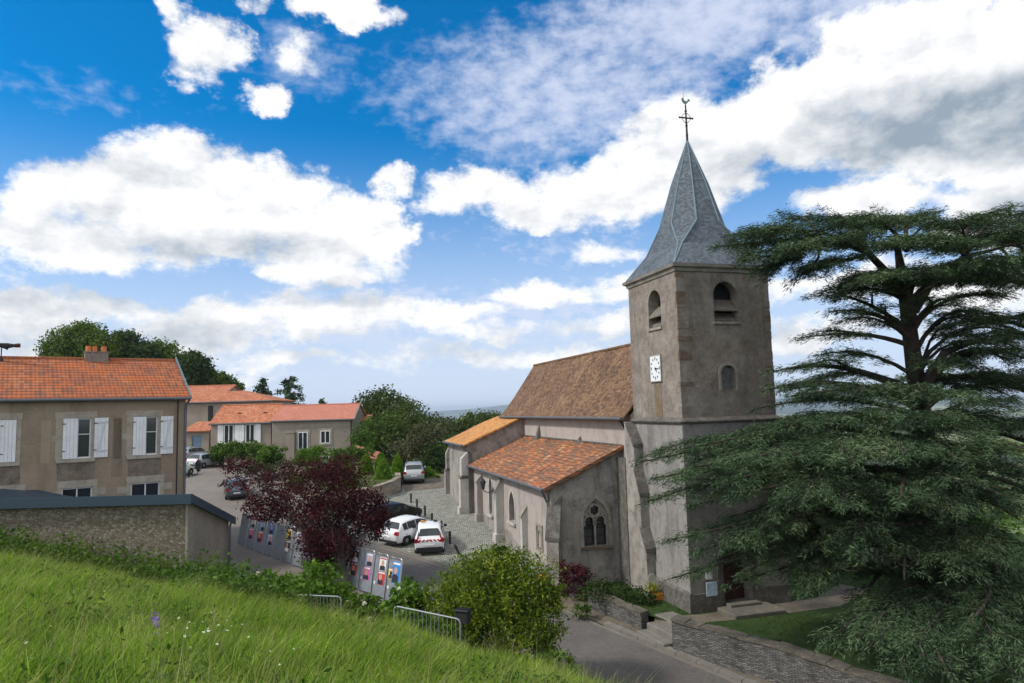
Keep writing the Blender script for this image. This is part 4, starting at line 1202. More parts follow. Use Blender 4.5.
# churchyard walls
def lowwall(name, label, line, thick, hgt, mat, capm, zf=None, z1f=None):
    t = thing(name, label, 'wall', (line[0][0], line[0][1], 0))
    mb, cp = MB(), MB()
    o = np.array(line[0], float)
    L = []
    rg = np.random.default_rng(int(abs(line[0][0]) * 10))
    for a, b in zip(line[:-1], line[1:]):
        a, b = np.array(a, float), np.array(b, float)
        n = max(1, int(np.linalg.norm(b - a) / .55))
        L += [a + (b - a) * i / n for i in range(n)]
    L.append(np.array(line[-1], float))
    P = []
    for i, p in enumerate(L):
        d = L[min(i + 1, len(L) - 1)] - L[max(i - 1, 0)]
        d /= np.linalg.norm(d)
        nr = np.array([-d[1], d[0]]) * thick / 2
        zb = tz(*p) - .4
        zt = (z1f(p) if z1f else tz(*p) + hgt) + rg.uniform(-.035, .035)
        P.append((p - o, nr, zb, zt))
    for (p, nr, zb, zt), (q, mr_, wb, wt) in zip(P[:-1], P[1:]):
        def hexa(m_, e, a0, a1, b0, b1):
            vs = []
            for (pp, nn, z0, z1) in ((p, nr, a0, a1), (q, mr_, b0, b1)):
                n2 = nn * (1 + e)
                vs += [(*(pp - n2), z0), (*(pp + n2), z0), (*(pp + n2), z1), (*(pp - n2), z1)]
            m_.add(vs, [(0, 1, 2, 3), (7, 6, 5, 4), (0, 4, 5, 1), (1, 5, 6, 2), (2, 6, 7, 3), (3, 7, 4, 0)])
        hexa(mb, 0, zb, zt - .1, wb, wt - .1)
        j = rg.uniform(-.03, .03)
        hexa(cp, .12 + rg.uniform(0, .12), zt - .1, zt + j, wt - .1, wt + j)
    mb.build('masonry', mat, t)
    cp.build('capping', capm, t)
    return t
lowwall('stone_wall', 'short dry stone wall before the green shrubs at the church foot', [(3.3, 32.6), (5.2, 30.0)], .42, .75, M['drywall'], M['capstone'])
lowwall('stone_wall', 'long pale dry stone wall holding the dark churchyard lawn above the road', [(6.0, 28.0), (9.45, 24.85), (13.2, 20.4), (15.5, 17)], .45, 1.25, M['drywall'], M['capstone'])
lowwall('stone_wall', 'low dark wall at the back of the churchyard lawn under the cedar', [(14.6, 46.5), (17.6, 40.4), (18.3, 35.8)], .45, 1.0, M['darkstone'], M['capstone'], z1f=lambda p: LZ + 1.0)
t = thing('stone_steps', 'two worn stone steps between the two churchyard walls', 'steps', (5.45, 29.0, 0), R(-68))
mb = MB()
mb.bbox(-.97, .97, -.3, .2, -1.2, -.2, .03); mb.bbox(-.97, .97, .18, .6, -1.2, .05, .03); mb.bbox(-.97, .97, .57, 1.5, -1.2, LZ + .03, .02)
mb.build('tread', M['kerb'], t)
MB().bbox(-.11, .11, -.07, .07, 0, .07, .03).build('flat_stone', M['palestone'])
o = bpy.data.objects['flat_stone']; o.location = (9.95, 25.3, LZ + .0)
tag(o, 'small white stone lying on the lawn behind the long wall', 'stone')
# the retaining wall at the foot of the grass, near side of the road
lowwall('stone_wall', 'dark stone kerb wall along the near side of the road below the grass', [(.9, 27.2), (2.5, 25.0), (4.1, 21.5)], .35, .35, M['darkstone'], M['capstone'])

# ------------------------------------------------------------------ houses
def facade_house(name, label, cat, Q, ang, L, D, zb, ze, zr, wallm, roofm, over=.25, holes=(), hipr=False, wallmat_side=None, roofoff=0.0):
    """Q right front corner; local x runs left->right along the front (front spans -L..0), y away, origin at Q"""
    t = thing(name, label, cat, (Q[0], Q[1], 0), ang)
    mb = MB()
    mb.wall((0, 0), (1, 0), (0, -1), rect(-L, 0, zb, ze), [h for h in holes], .18)
    gab = [(0, zb), (D, zb), (D, ze), (D / 2, zr - .06), (0, ze)] if not hipr else rect(0, D, zb, ze)
    mb.wall((0, 0), (0, 1), (1, 0), gab)
    mb.wall((-L, 0), (0, 1), (-1, 0), gab)
    mb.wall((0, D), (1, 0), (0, 1), rect(-L, 0, zb, ze))
    mb.build('wall', wallm, t)
    s = (zr - ze) / (D / 2)
    if hipr:
        s = (zr - ze) / (D / 2)
        zz = ze - over * s + .12
        rf = slab_roof('roof', roofm, t, [[(-L - .15, -over, zz), (over, -over, zz), (-hipr, D / 2, zr + .12), (-L - .15, D / 2, zr + .12)],
                                         [(-L - .15, D + over, zz), (over, D + over, zz), (-hipr, D / 2, zr + .12), (-L - .15, D / 2, zr + .12)], [(over, -over, zz), (over, D + over, zz), (-hipr, D / 2, zr + .12)]], .12)
        MB().tube([(-L - .15, -over - .07, zz - .1), (over, -over - .07, zz - .1)], .08, 8).build('gutter', M['zincgutter'], rf)
        return t, rf
    rf = slab_roof('roof', roofm, t, [[(-L - .15, -over, ze - over * s + .12), (.18, -over, ze - over * s + .12), (.18, D / 2, zr + .12), (-L - .15, D / 2, zr + .12)],
                                     [(-L - .15, D + over, ze - over * s + .12), (.18, D + over, ze - over * s + .12), (.18, D / 2, zr + .12), (-L - .15, D / 2, zr + .12)]], .12)
    MB().tube([(-L - .15, D / 2, zr + .12), (.18, D / 2, zr + .12)], .1, 8).build('ridge_tiles', roofm, rf)
    gz = ze - over * s + .02
    MB().tube([(-L - .15, -over - .07, gz), (.18, -over - .07, gz)], .08, 8).build('gutter', M['zincgutter'], rf)
    return t, rf
def h_house():
    Q = (-18.67, 40.0); L = 15.0
    ups = [(-2.02, -1.42, 6.98, 9.1), (-5.2, -4.6, 6.98, 9.1), (-8.45, -7.85, 6.98, 9.1)]
    upo = [(-2.62, -1.42), (-5.85, -4.6), (-9.1, -7.85)]
    lows = [(-2.68, -1.25), (-5.85, -4.47), (-9.0, -7.6)]
    holes = [rect(a, b, 6.98, 9.1) for a, b in upo] + [rect(a, b, 3.6, 5.5) for a, b in lows]
    t, rf = facade_house('stone_house', 'brown rendered house with orange tiled roof and white shutters beside the grass bank', 'house', Q, R(35.7), L, 9.0, -.6, 10.18, 12.42, M['house'], M['housetile'], .3, holes)
    # white verge board
    MB().add([(.19, -.36, 10.02), (.25, -.36, 10.02), (.25, 4.5, 12.6), (.19, 4.5, 12.6), (.19, -.36, 10.2), (.25, -.36, 10.2), (.25, 4.5, 12.78), (.19, 4.5, 12.78)],
             [(0, 3, 2, 1), (4, 5, 6, 7), (0, 1, 5, 4), (1, 2, 6, 5), (2, 3, 7, 6), (3, 0, 4, 7)]).build('verge_board', M['lead'], rf)
    MB().tube([(.12, -.36, 9.98), (-.02, -.2, 9.7), (-.02, -.1, 9.4), (-.02, -.1, -.5)], .07, 8).build('downpipe', M['zincgutter'], t)
    MB().tube([(-.42, -.05, 10.0), (-.42, -.05, 2.5)], .03, 6).build('downpipe', M['iron'], t)
    # chimney
    c = MB().box(-4.68, -3.5, 4.15, 4.8, 11.9, 12.92).box(-4.72, -3.46, 4.11, 4.84, 12.92, 12.98).build('chimney', M['chimney'], rf)
    for x in (-4.5, -4.2, -3.72):
        MB().lathe([(.16, 0), (.14, .32), (.16, .34)], (x, 4.48, 12.98), 10).build('chimney_pot', M['terracotta'], c)
    sh = []
    for k, (a, b) in enumerate(upo):
        w = MB().wall((0, .17), (1, 0), (0, -1), rect(a, b, 6.98, 9.1)).build('window', M['glassblue'], t)
        fr = MB()
        fr.box(a, b, .08, .16, 6.98, 7.06); fr.box(a, b, .08, .16, 9.02, 9.1); fr.box(a, a + .06, .08, .16, 7.06, 9.02); fr.box(b - .07, b, .08, .16, 7.06, 9.02)
        fr.box((a + b) / 2 - .05, (a + b) / 2 + .05, .06, .16, 7.06, 9.02); fr.box(a + .06, b - .06, .09, .155, 8.22, 8.26)
        fr.build('frame', M['white'], w)
        s = MB()
        s.box(a - .34, a, -.03, .0, 6.98, 9.1); s.box(b, b + .2, -.03, 0, 6.98, 9.1)
        s.box(a - .38, b + .24, -.035, 0, 9.1, 9.42); s.box(a - .3, b + .2, -.08, 0, 6.8, 6.98)
        s.box(a - .55, a - .34, -.025, 0, 7.9, 8.2)
        s.build('surround', M['surround'], w)
        st = MB().wall((0, -.004), (1, 0), (0, -1), [(a - .2, 5.75), (b + .25, 5.75), (b + .2, 6.8), (a - .25, 6.8)])
        st.build('soot_stain', M['soot'], w)
        if k < 2:
            MB().wall((0, -.004), (1, 0), (0, -1), [(a - .95, 6.85), (a - .56, 6.85), (a - .56, 9.0), (a - .95, 9.0)]).build('repair_patch', M['patch'], w)
        MB().wall((0, -.004), (1, 0), (0, -1), [(b + .95, 5.9), (b + 1.5, 5.9), (b + 1.42, 9.1), (b + 1.02, 9.1)]).build('damp_stain', M['soot2'], w) if k == 1 else None
        def shutter(x0, x1, brace):
            m_ = MB()
            nb = 4
            for i in range(nb):
                xa = x0 + (x1 - x0) * i / nb
                m_.box(xa + .004, xa + (x1 - x0) / nb - .004, -.085, -.05, 7.0, 9.08)
            m_ = m_.build('shutter', M['shutter'], w)
            if brace:
                bm_ = MB()
                for zz in (7.35, 8.85):
                    bm_.box(x0 + .02, x1 - .02, -.11, -.086, zz - .05, zz + .05)
                bm_.prism([(x0 + .18, 7.42), (x0 + .27, 7.42), (x1 - .14, 8.78), (x1 - .23, 8.78)], 'y', -.108, -.086)
                bm_.build('brace', M['brace'], m_)
            h = MB()
            for zz in (7.4, 8.8):
                h.box(x0 - .03, x0 + .12, -.118, -.11, zz - .02, zz + .02)
            h.build('hinge', M['iron'], m_)
        if k == 2:
            shutter(a, (a + b) / 2, False); shutter((a + b) / 2, b + .0, False)
        else:
            shutter(a - .02, (a + b) / 2 + .05 * 0, False)
            shutter(b + .14, b + .78, True)
    for a, b in lows:
        w = MB().wall((0, .17), (1, 0), (0, -1), rect(a, b, 3.6, 5.5)).build('window', M['glass'], t)
        fr = MB()
        fr.box(a, b, .08, .16, 5.42, 5.5); fr.box(a, a + .07, .08, .16, 3.6, 5.42); fr.box(b - .07, b, .08, .16, 3.6, 5.42); fr.box((a + b) / 2 - .03, (a + b) / 2 + .03, .08, .16, 3.6, 5.42)
        fr.build('frame', M['white'], w)
        s = MB()
        s.box(a - .22, b + .22, -.04, 0, 5.5, 5.86); s.box(a - .2, a, -.03, 0, 3.6, 5.5); s.box(b, b + .2, -.03, 0, 3.6, 5.5)
        s.box(a - .65, a - .2, -.025, 0, 5.0, 5.35); s.box(b + .2, b + .6, -.025, 0, 5.05, 5.4)
        s.build('surround', M['surround'], w)
h_house()
# ridge ornament at the left edge of the house roof
p = aty(1, 360, 38.3)
t = thing('weathervane', 'dark iron weathervane with a reddish tip on the house roof ridge', 'weathervane', (p[0], p[1], p[2] - .1), R(20))
MB().tube([(0, 0, 0), (0, 0, .95)], .03, 6).lathe([(.12, 0), (.1, .1), (.04, .3)], (0, 0, 0), 8).build('pole', M['iron'], t)
MB().tube([(-.6, 0, .8), (-.1, 0, .92), (.25, 0, .88), (.62, 0, .9)], [.05, .12, .16, .08], 6).tube([(.0, 0, .84), (.3, 0, .7)], .05, 6).build('arm', M['iron'], t)
MB().tube([(.62, 0, .9), (.86, 0, .91)], [.11, .12], 8).build('tip', M['reddoor'], t)
p = aty(188, 470, 40.2)
wl_ = wall_lantern('small dark lantern on a curved arm at the corner of the brown house', (p[0] + .1, p[1] - .1, p[2] - .1), R(80))

# annex
def annex():
    t = thing('stone_annex', 'low stone annex with blue grey sheet roof at the edge of the grass', 'outbuilding', (-14.75, 32.0, 0))
    L, D = 26.0, 4.5
    z0, z1 = 5.42, 3.75
    mb = MB().wall((0, 0), (1, 0), (0, -1), [(-L, 1), (0, 0), (0, z0), (-L, z0)])
    mb.build('wall', M['rubble'], t)
    mb = MB()
    mb.wall((.02, -.01), (0, 1), (1, 0), [(0, -1), (D, -1), (D, z1), (0, z0)])
    mb.box(-.1, .012, -.02, .25, 0, z0 - .02)
    mb.wall((0, D), (1, 0), (0, 1), rect(-L, .0, -1, z1))
    mb.build('side_wall', M['annexside'], t)
    s = (z1 - z0) / D
    rf = slab_roof('roof', M['zinc'], t, [[(-L, -.25, z0 - .25 * s + .05), (.25, -.25, z0 - .25 * s + .05), (.25, D + .2, z1 + .2 * s + .05), (-L, D + .2, z1 + .2 * s + .05)]], .08)
    fa = MB().box(-L, .27, -.3, -.25, z0 - .28, z0 + .16)
    fa.prism([(-.3, z0 - .22), (D + .22, z1 + .22 * s - .24), (D + .22, z1 + .22 * s + .13), (-.3, z0 + .17)], 'x', .25, .3)
    fa.build('fascia', M['zinc'], rf)
    MB().box(-L, .22, -.25, .0, z0 - .16, z0 - .1).build('soffit', M['zincgutter'], rf)
    MB().tube([(.15, D + .1, z1), (.1, D - .05, z1 - .4), (.1, D - .05, -.6)], .05, 8).build('downpipe', M['zincgutter'], t)
annex()
# small upper roof piece left of the annex (another sheet-roofed lean-to)
t = thing('lean_to_roof', 'dark sheet metal lean-to roof rising behind the left end of the annex', 'roof', (-22.3, 33.6, 0))
slab_roof('roof_sheet', M['zinc'], t, [[(-5, .2, 5.75), (.0, .2, 5.15), (.0, 2.4, 5.1), (-5, 2.4, 6.2)]], .08)
MB().wall((-5, .3), (1, 0), (0, -1), [(0, 3), (4.9, 3), (4.9, 5.05), (0, 5.65)]).build('wall', M['house'], t)

# far houses -------------------------------------------------------------------------
def box_window(t, x0, x1, z0, z1, shut=None, mul=2):
    w = MB().wall((0, -.03), (1, 0), (0, -1), rect(x0, x1, z0, z1)).build('window', M['glassblue'], t)
    f = MB()
    f.box(x0 - .02, x1 + .02, -.1, -.035, z0 - .04, z0 + .05); f.box(x0 - .02, x1 + .02, -.1, -.035, z1 - .06, z1 + .02)
    n = mul
    for i in range(n + 1):
        x = x0 + (x1 - x0) * i / n
        f.box(x - .045, x + .045, -.1, -.035, z0 + .05, z1 - .06)
    f.build('frame', M['white'], w)
    s = MB()
    s.box(x0 - .3, x1 + .3, -.06, 0.001, z0 - .22, z0 - .04); s.box(x0 - .3, x1 + .3, -.05, .001, z1 + .02, z1 + .3); s.box(x0 - .26, x0 - .02, -.045, .001, z0 - .04, z1 + .02); s.box(x1 + .02, x1 + .26, -.045, .001, z0 - .04, z1 + .02)
    s.build('surround', M['surround'], w)
    for (a, b) in (shut or ()):
        sm = MB()
        for i in range(4):
            xx = a + (b - a) * i / 4
            sm.box(xx + .01, xx + (b - a) / 4 - .01, -.13, -.07, z0 - .02, z1 + .02)
        sm.build('shutter', M['shutter'], w)
    return w
def far_houses():
    # house with white shutters
    Y = 82.0
    A, B = aty(211, 424, Y), aty(271, 421, Y)
    Lw = B[0] - A[0]
    t, rf = facade_house('village_house', 'pale house with row of white shutters behind a green hedge', 'house', (B[0], Y), 0, Lw, 7.0, 1.5, 8.2, 10.15, M['longwall'], M['fartile'], .25)
    zt, zb = 7.95, 5.85
    xs = lambda px: aty(px, 435, Y)[0] - B[0]
    box_window(t, xs(224.5), xs(233.5), zb, zt, [(xs(218), xs(223.5))])
    box_window(t, xs(246), xs(254.5), zb, zt, [(xs(235), xs(244.5)), (xs(255.5), xs(261))])
    for x_ in (-Lw * .62, -Lw * .18):
        MB().box(x_ - .2, x_ + .2, 1.6, 1.95, 9.0, 9.35).build('roof_vent', M['plastic'], rf)
    # grey house
    A, B = aty(272, 421, Y - .6), aty(352.5, 418, Y - .6)
    Lw = B[0] - A[0]
    t, rf = facade_house('village_house', 'plain grey house with even salmon roof and two small windows', 'house', (B[0], Y - .6), 0, Lw, 7.5, 1.5, 8.3, 9.95, M['greyhouse'], M['newtile'], .2)
    xs = lambda px: aty(px, 440, Y - .6)[0] - B[0]
    box_window(t, xs(298.5), xs(307.5), 4.9, 6.9)
    box_window(t, xs(321), xs(330), 5.6, 7.0)
    box_window(t, xs(323), xs(329), 3.7, 4.3)
    MB().box(xs(287), xs(295.5), -.5, 0, 1.5, 6.85).box(xs(286.5), xs(296), -.55, 0, 6.85, 7.0).build('chimney_breast', M['longwall'], t)
    MB().tube([(-.15, -.1, 8.1), (-.15, -.1, 3)], .07, 6).build('downpipe', M['iron'], t)
    MB().add([(.18, -.25, 8.1), (.3, -.25, 8.1), (.3, 3.75, 10.3), (.18, 3.75, 10.3), (.18, -.25, 8.32), (.3, -.25, 8.32), (.3, 3.75, 10.48), (.18, 3.75, 10.48)], [(0, 3, 2, 1), (4, 5, 6, 7), (0, 1, 5, 4), (1, 2, 6, 5), (2, 3, 7, 6), (3, 0, 4, 7)]).build('verge_board', M['chimney'], rf)
    # long building behind
    Y2 = 92.0
    A, B = aty(170, 406, Y2), aty(271, 401, Y2)
    t, rf = facade_house('stone_house', 'long stone house with orange roof rising behind the house with shutters', 'house', (B[0], Y2), 0, B[0] - A[0], 9.0, 1.5, 10.9, 12.3, M['longwall'], M['fartile'], .3, (), 5.0)
    MB().box(-8.2, -7.6, -.08, 0, 8, 10.4).build('downpipe', M['iron'], t)
    # block further left, its roof just over the long one
    Y3 = 99.0
    A, B = aty(150, 394, Y3), aty(222, 392, Y3)
    facade_house('stone_house', 'distant tiled roof peeping above the long stone house', 'house', (B[0], Y3), 0, B[0] - A[0], 9, 2, 11.9, 13.4, M['longwall'], M['fartile'], .3)
    # porch with blue door
    Y4 = 84.5
    A, B = aty(183, 432, Y4), aty(209, 430, Y4)
    t = thing('porch_house', 'low stone porch with red tile roof and blue door by parked cars', 'outbuilding', (B[0], Y4, 0))
    Lw = B[0] - A[0]
    MB().wall((0, 0), (1, 0), (0, -1), rect(-Lw, 0, 2, 7.35), [rect(-Lw * .66, -Lw * .28, 2.4, 6.75)], .2).wall((0, 0), (0, 1), (1, 0), rect(0, 5, 2, 7.35)).build('wall', M['longwall'], t)
    MB().box(-Lw * .66, -Lw * .28, .15, .2, 2.4, 6.75).build('door', M['bluedoor'], t)
    slab_roof('roof', M['fartile'], t, [[(-Lw - .2, -.4, 7.3), (.25, -.4, 7.3), (.0, 2.6, 8.4), (-Lw + .6, 2.6, 8.4)]], .12)
    MB().box(-Lw * .2, -Lw * .05, -.04, 0, 3.4, 4.4).build('sign_plate', M['black'], t)
    # small houses right of the grey house
    Y5 = 86.0
    A, B = aty(355, 418, Y5), aty(366.5, 418, Y5)
    t = thing('village_house', 'narrow slice of a house with small red roof beyond the grey house', 'house', (B[0], Y5, 0))
    Lw = B[0] - A[0]
    MB().wall((0, 0), (1, 0), (0, -1), rect(-Lw, 0, 0, 8.1)).wall((0, 0), (0, 1), (1, 0), rect(0, 6, 0, 8.1)).wall((-Lw, 0), (0, 1), (-1, 0), rect(0, 6, 0, 8.1)).build('wall', M['longwall'], t)
    slab_roof('roof', M['newtile'], t, [[(-Lw - .1, -.4, 8.0), (.25, -.4, 8.0), (.25, 2.6, 8.7), (-Lw - .1, 2.6, 8.7)]], .14)
    MB().box(-.05, .12, -.15, .0, 2, 7.9).build('downpipe', M['iron'], t)
    Y6 = 74.0
    A, B = aty(354, 447, Y6), aty(378, 452, Y6)
    t = thing('shed', 'low shed with a faded red tile roof beside the topiary garden', 'shed', (A[0], Y6, 0))
    Lw = B[0] - A[0]
    slab_roof('roof', M['newtile'], t, [[(-.3, 0, 4.9), (Lw, -.4, 4.1), (Lw, 1.8, 4.7), (-.3, 2.2, 5.5)]], .12)
    MB().wall((-.2, .1), (1, 0), (0, -1), [(0, 2), (Lw, 2), (Lw, 4.05), (0, 4.75)]).build('wall', M['longwall'], t)
far_houses()
# roof beyond the cedar, right of the tower
p = aty(800, 459, 62)
t, rf = facade_house('village_house', 'orange tiled roof glimpsed through the cedar right of the tower', 'house', (p[0] + 4.5, 62), R(-12), 9, 8, -14, 3.2, 5.6, M['longwall'], M['aisletile'], .3)

# terrace wall and hedges at the end of the square
lowwall('garden_wall', 'curved ochre retaining wall of the terrace with clipped cones', [(-23, 72), (-18.6, 62), (-15.6, 55.4), (-14.2, 54.2), (-12.2, 54.8), (-10.3, 57.6), (-9.9, 60), (-10.9, 64.8)], .4, 1.05, M['terrwall'], M['terrwall'])
def zterr(v2):
    return street(v2[:, 0], v2[:, 1]) + .9
drape('terrace', [(-22.9, 72), (-18.5, 62), (-15.5, 55.5), (-14.2, 54.3), (-12.3, 54.9), (-10.4, 57.7), (-10.0, 60), (-11.0, 64.8), (-15, 76), (-23, 76)], 0, M['soil'], zterr)

# ------------------------------------------------------------------ cars
def car(name, label, loc, heading, paint, L=4.05, Wd=1.74, H=1.47, kind='hatch', extra=None, group='cars parked in the village square'):
    t = thing(name, label, 'car', loc, 0, group)
    # align with the street slope
    gx = (tz(loc[0] + .5, loc[1]) - tz(loc[0] - .5, loc[1])); gy = (tz(loc[0], loc[1] + .5) - tz(loc[0], loc[1] - .5))
    nrm = Vector((-gx, -gy, 1)).normalized()
    f = Vector((math.sin(heading), math.cos(heading), 0)); f = (f - nrm * f.dot(nrm)).normalized()
    r = f.cross(nrm)
    t.rotation_euler = Matrix((r, f, nrm)).transposed().to_euler()
    hw = Wd / 2
    if kind == 'hatch':
        st = [(0, .86, .42, .72, .78, .80), (.02, .95, .30, .90, .88, .94), (.06, .985, .24, .93, .80, 1.04), (.15, 1, .22, .93, .74, H - .06), (.24, 1, .22, .93, .75, H), (.42, 1, .22, .92, .76, H + .01), (.55, 1, .22, .91, .75, H - .04),
              (.66, 1, .22, .90, .74, H - .22), (.755, .99, .22, .90, .80, .96), (.86, .97, .24, .84, .84, .88), (.95, .9, .28, .70, .8, .76), (.99, .76, .36, .55, .7, .6)]
        glass_top = {2: 'rear_window', 3: None, 7: 'windscreen', 6: 'windscreen'}
        glass_side = (3, 4, 5, 6)
    elif kind == 'suv':
        st = [(0, .88, .45, .80, .80, .86), (.015, .96, .34, 1.0, .9, 1.02), (.05, .99, .28, 1.04, .80, 1.2), (.10, 1, .26, 1.04, .78, H - .06), (.2, 1, .26, 1.04, .79, H), (.4, 1, .26, 1.03, .8, H + .01), (.56, 1, .26, 1.02, .79, H - .04),
              (.66, 1, .26, 1.0, .78, H - .25), (.75, .99, .26, 1.0, .82, 1.08), (.86, .97, .28, .96, .85, 1.0), (.95, .92, .3, .84, .82, .9), (.99, .8, .38, .65, .72, .7)]
        glass_side = (3, 4, 5, 6)
    n = len(st)
    V = []
    for (q, wf, zb, zbelt, rf_, zt) in st:
        y = -L / 2 + q * L
        w = hw * wf
        low = zt < zbelt + .12
        wt = w * (rf_ if not low else .88)
        ring = [(w * .86, zb), (w * .98, zb + .1), (w, (zb + zbelt) / 2 + .08), (w * .965, zbelt if not low else min(zbelt, zt - .04)), (wt, zt - .05 if not low else zt - .015), (wt * .82, zt), (0, zt + .012)]
        full = [(x_, y, z_) for x_, z_ in ring] + [(-x_, y, z_) for x_, z_ in ring[-2::-1]]
        V += full
    k = 13
    body, fs, gl = MB(), [], {}
    for i in range(n - 1):
        for j in range(k - 1):
            f4 = (i * k + j, (i + 1) * k + j, (i + 1) * k + j + 1, i * k + j + 1)
            key = None
            if j in (3, 8) and i in glass_side:
                key = 'side_window' if j == 3 else 'side_window_b'
            elif j in (4, 5, 6, 7) and i in (7, 6):
                key = 'windscreen'
            elif j in (4, 5, 6, 7) and i in (2,):
                key = 'rear_window'
            if key:
                gl.setdefault(key, []).append(f4)
            fs.append(f4)
        fs.append((i * k + k - 1, (i + 1) * k + k - 1, (i + 1) * k, i * k))
    fs += [tuple(range(k)), tuple((n - 1) * k + j for j in range(k - 1, -1, -1))]
    body.add(V, fs)
    bo = body.build('body', M[paint], t, True)
    Va = np.array(V)
    for key, fl in gl.items():
        mb = MB()
        for f4 in fl:
            q = Va[list(f4)]
            nn = np.cross(q[1] - q[0], q[3] - q[0]); nn /= np.linalg.norm(nn) + 1e-9
            cen = q.mean(0)
            if np.dot(nn, cen - np.array([0, cen[1], .8])) < 0 and key.startswith('side'):
                nn = -nn
            if not key.startswith('side') and nn[2] < 0:
                nn = -nn
            sh = .97 if not key.startswith('side') else .90
            if not key.startswith('side'):
                q2 = q.copy()
                lo, hi = q[:, 1].min(), q[:, 1].max()
                q2[:, 1] = (q[:, 1] - cen[1]) * .86 + cen[1]; q2[:, 2] = (q[:, 2] - cen[2]) * .86 + cen[2]
                q2[:, 0] = q[:, 0] * .93
            else:
                q2 = cen + (q - cen) * np.array([.9, .93, .84])
            mb.add([tuple(p + nn * .012) for p in q2], [(0, 1, 2, 3)])
        mb.build('window' if key.startswith('side') else key, M['carglass'], t)
    # wheels
    wr = .32 if kind == 'hatch' else .35
    for yy in (-L * .30, L * .315):
        for sx_ in (-1, 1):
            tb = MB()
            prof = [(wr * .62, -.1), (wr * .95, -.1), (wr, -.06), (wr, .06), (wr * .95, .1), (wr * .62, .1)]
            tb.lathe(prof, (0, 0, 0), 18)
            tb.v = [(sx_ * (hw - .1) + v[2], yy + v[0], wr + v[1]) for v in tb.v]
            w_ = tb.build('wheel', M['rubber'], t)
            rb = MB().lathe([(.03, .115), (wr * .3, .105), (wr * .64, .085), (wr * .64, .05)], (0, 0, 0), 14)
            rb.v = [(sx_ * (hw - .1 + v[2]), yy + v[0], wr + v[1]) for v in rb.v]
            rb.build('rim', M['rim'], w_)
            ab = MB().lathe([(wr * .9, 0.0), (wr * 1.16, .0), (wr * 1.16, .012), (wr * .9, .012)], (0, 0, 0), 18)
            ab.v = [(sx_ * (hw * .995 + v[2] - .01), yy + v[0], wr + .02 + max(v[1], -.12)) for v in ab.v]
            ab.build('wheel_arch', M['plastic'], t)
    # bumper, lamps, plate, mirrors
    e = -L / 2
    zl = .62 if kind == 'hatch' else .72
    MB().bbox(-hw * .84, hw * .84, e - .015, e + .2, .26, .44, .03).build('rear_bumper', M['plastic'], t)
    MB().box(-.26, .26, e - .03, e - .0, zl - .08, zl + .03).build('number_plate', M['clock'], t)
    for sx_ in (-1, 1):
        MB().prism([(sx_ * hw * .62, zl + .16), (sx_ * hw * .97, zl + .14), (sx_ * hw * .985, zl + .34), (sx_ * hw * .78, zl + .36)], 'y', e + .0, e + .16).build('tail_light', M['redlight'], t)
        MB().prism([(sx_ * hw * .5, .62), (sx_ * hw * .82, .6), (sx_ * hw * .86, .74), (sx_ * hw * .6, .74)], 'y', L / 2 - .22, L / 2 - .12).build('headlight', M['lens'], t)
        MB().bbox(min(sx_ * (hw - .02), sx_ * (hw + .18)), max(sx_ * (hw - .02), sx_ * (hw + .18)), L * .19, L * .19 + .12, .95, 1.1, .03).build('mirror', M[paint] if paint != 'whitepaint' else M['plastic'], t)
    if extra == 'service':
        lb = MB().bbox(-.5, .5, -.55, -.3, H + .0, H + .06, .02).build('roof_rail', M['white'], t)
        for x in (-.38, .36):
            MB().bbox(x - .12, x + .12, -.52, -.32, H + .06, H + .16, .03).build('beacon', M['amber'] if x < 0 else M['plastic'], lb)
        st_ = MB()
        for i in range(6):
            x = -.66 + .22 * i + (.1 if i > 2 else 0)
            d = .1 if i < 3 else -.1
            st_.prism([(x, .80), (x + .1, .80), (x + .1 + d, .93), (x + d, .93)], 'y', e - .012, e + .05)
        for sx_ in (-1, 1):
            st_.prism([(sx_ * .62, .98), (sx_ * .72, .98), (sx_ * .66, 1.12), (sx_ * .58, 1.12)], 'y', e + .10, e + .2)
        st_.build('chevron_stripe', M['redstripe'], t)
        MB().bbox(-.76, .76, e - .05, e + .08, .24, .5, .03).build('rear_skirt', M['plastic'], t)
    if kind == 'suv' and not extra:
        MB().tube([(-hw * .7, -L * .33, H + .04), (-hw * .7, L * .1, H + .04)], .02, 5).tube([(hw * .7, -L * .33, H + .04), (hw * .7, L * .1, H + .04)], .02, 5).build('roof_rail', M['plastic'], t)
    return t
def on(px, py, Y):
    p = aty(px, py, Y)
    return (p[0], Y, tz(p[0], Y))
car('parked_car', 'white hatchback parked at an angle on the cobbles', on(411, 535, 44.6), R(36), 'whitepaint', 4.05, 1.74, 1.45)
car('parked_car', 'white service car with red chevrons and roof beacons on the cobbles', on(430, 540, 42.9), R(-6), 'whitepaint', 3.95, 1.72, 1.5, 'hatch', 'service')
car('parked_car', 'black car half hidden by the purple tree next to the white hatchback', on(394, 515, 48.6), R(38), 'blackpaint', 4.2, 1.75, 1.45)
car('parked_car', 'silver estate car at the end of the cobbled lane by the terrace', on(414, 480, 64.0), R(-8), 'silverpaint', 4.5, 1.84, 1.68, 'suv')
car('parked_car', 'silver grey car with red tail lights parked up the street, nearer of two', on(206, 463, 77.0), R(18), 'silverpaint', 4.4, 1.8, 1.5)
car('parked_car', 'silver car farthest up the street before the blue door', on(193.5, 457, 82.5), R(16), 'silverpaint', 4.5, 1.8, 1.58, 'suv')
car('parked_car', 'pale green car mostly hidden behind the corner of the brown house', on(175, 474, 69.0), R(12), 'greenpaint', 4.0, 1.7, 1.45)
car('parked_car', 'dark grey car seen through the purple leaves on the left street', on(236, 485, 59.0), R(-24), 'greypaint', 4.3, 1.75, 1.45)

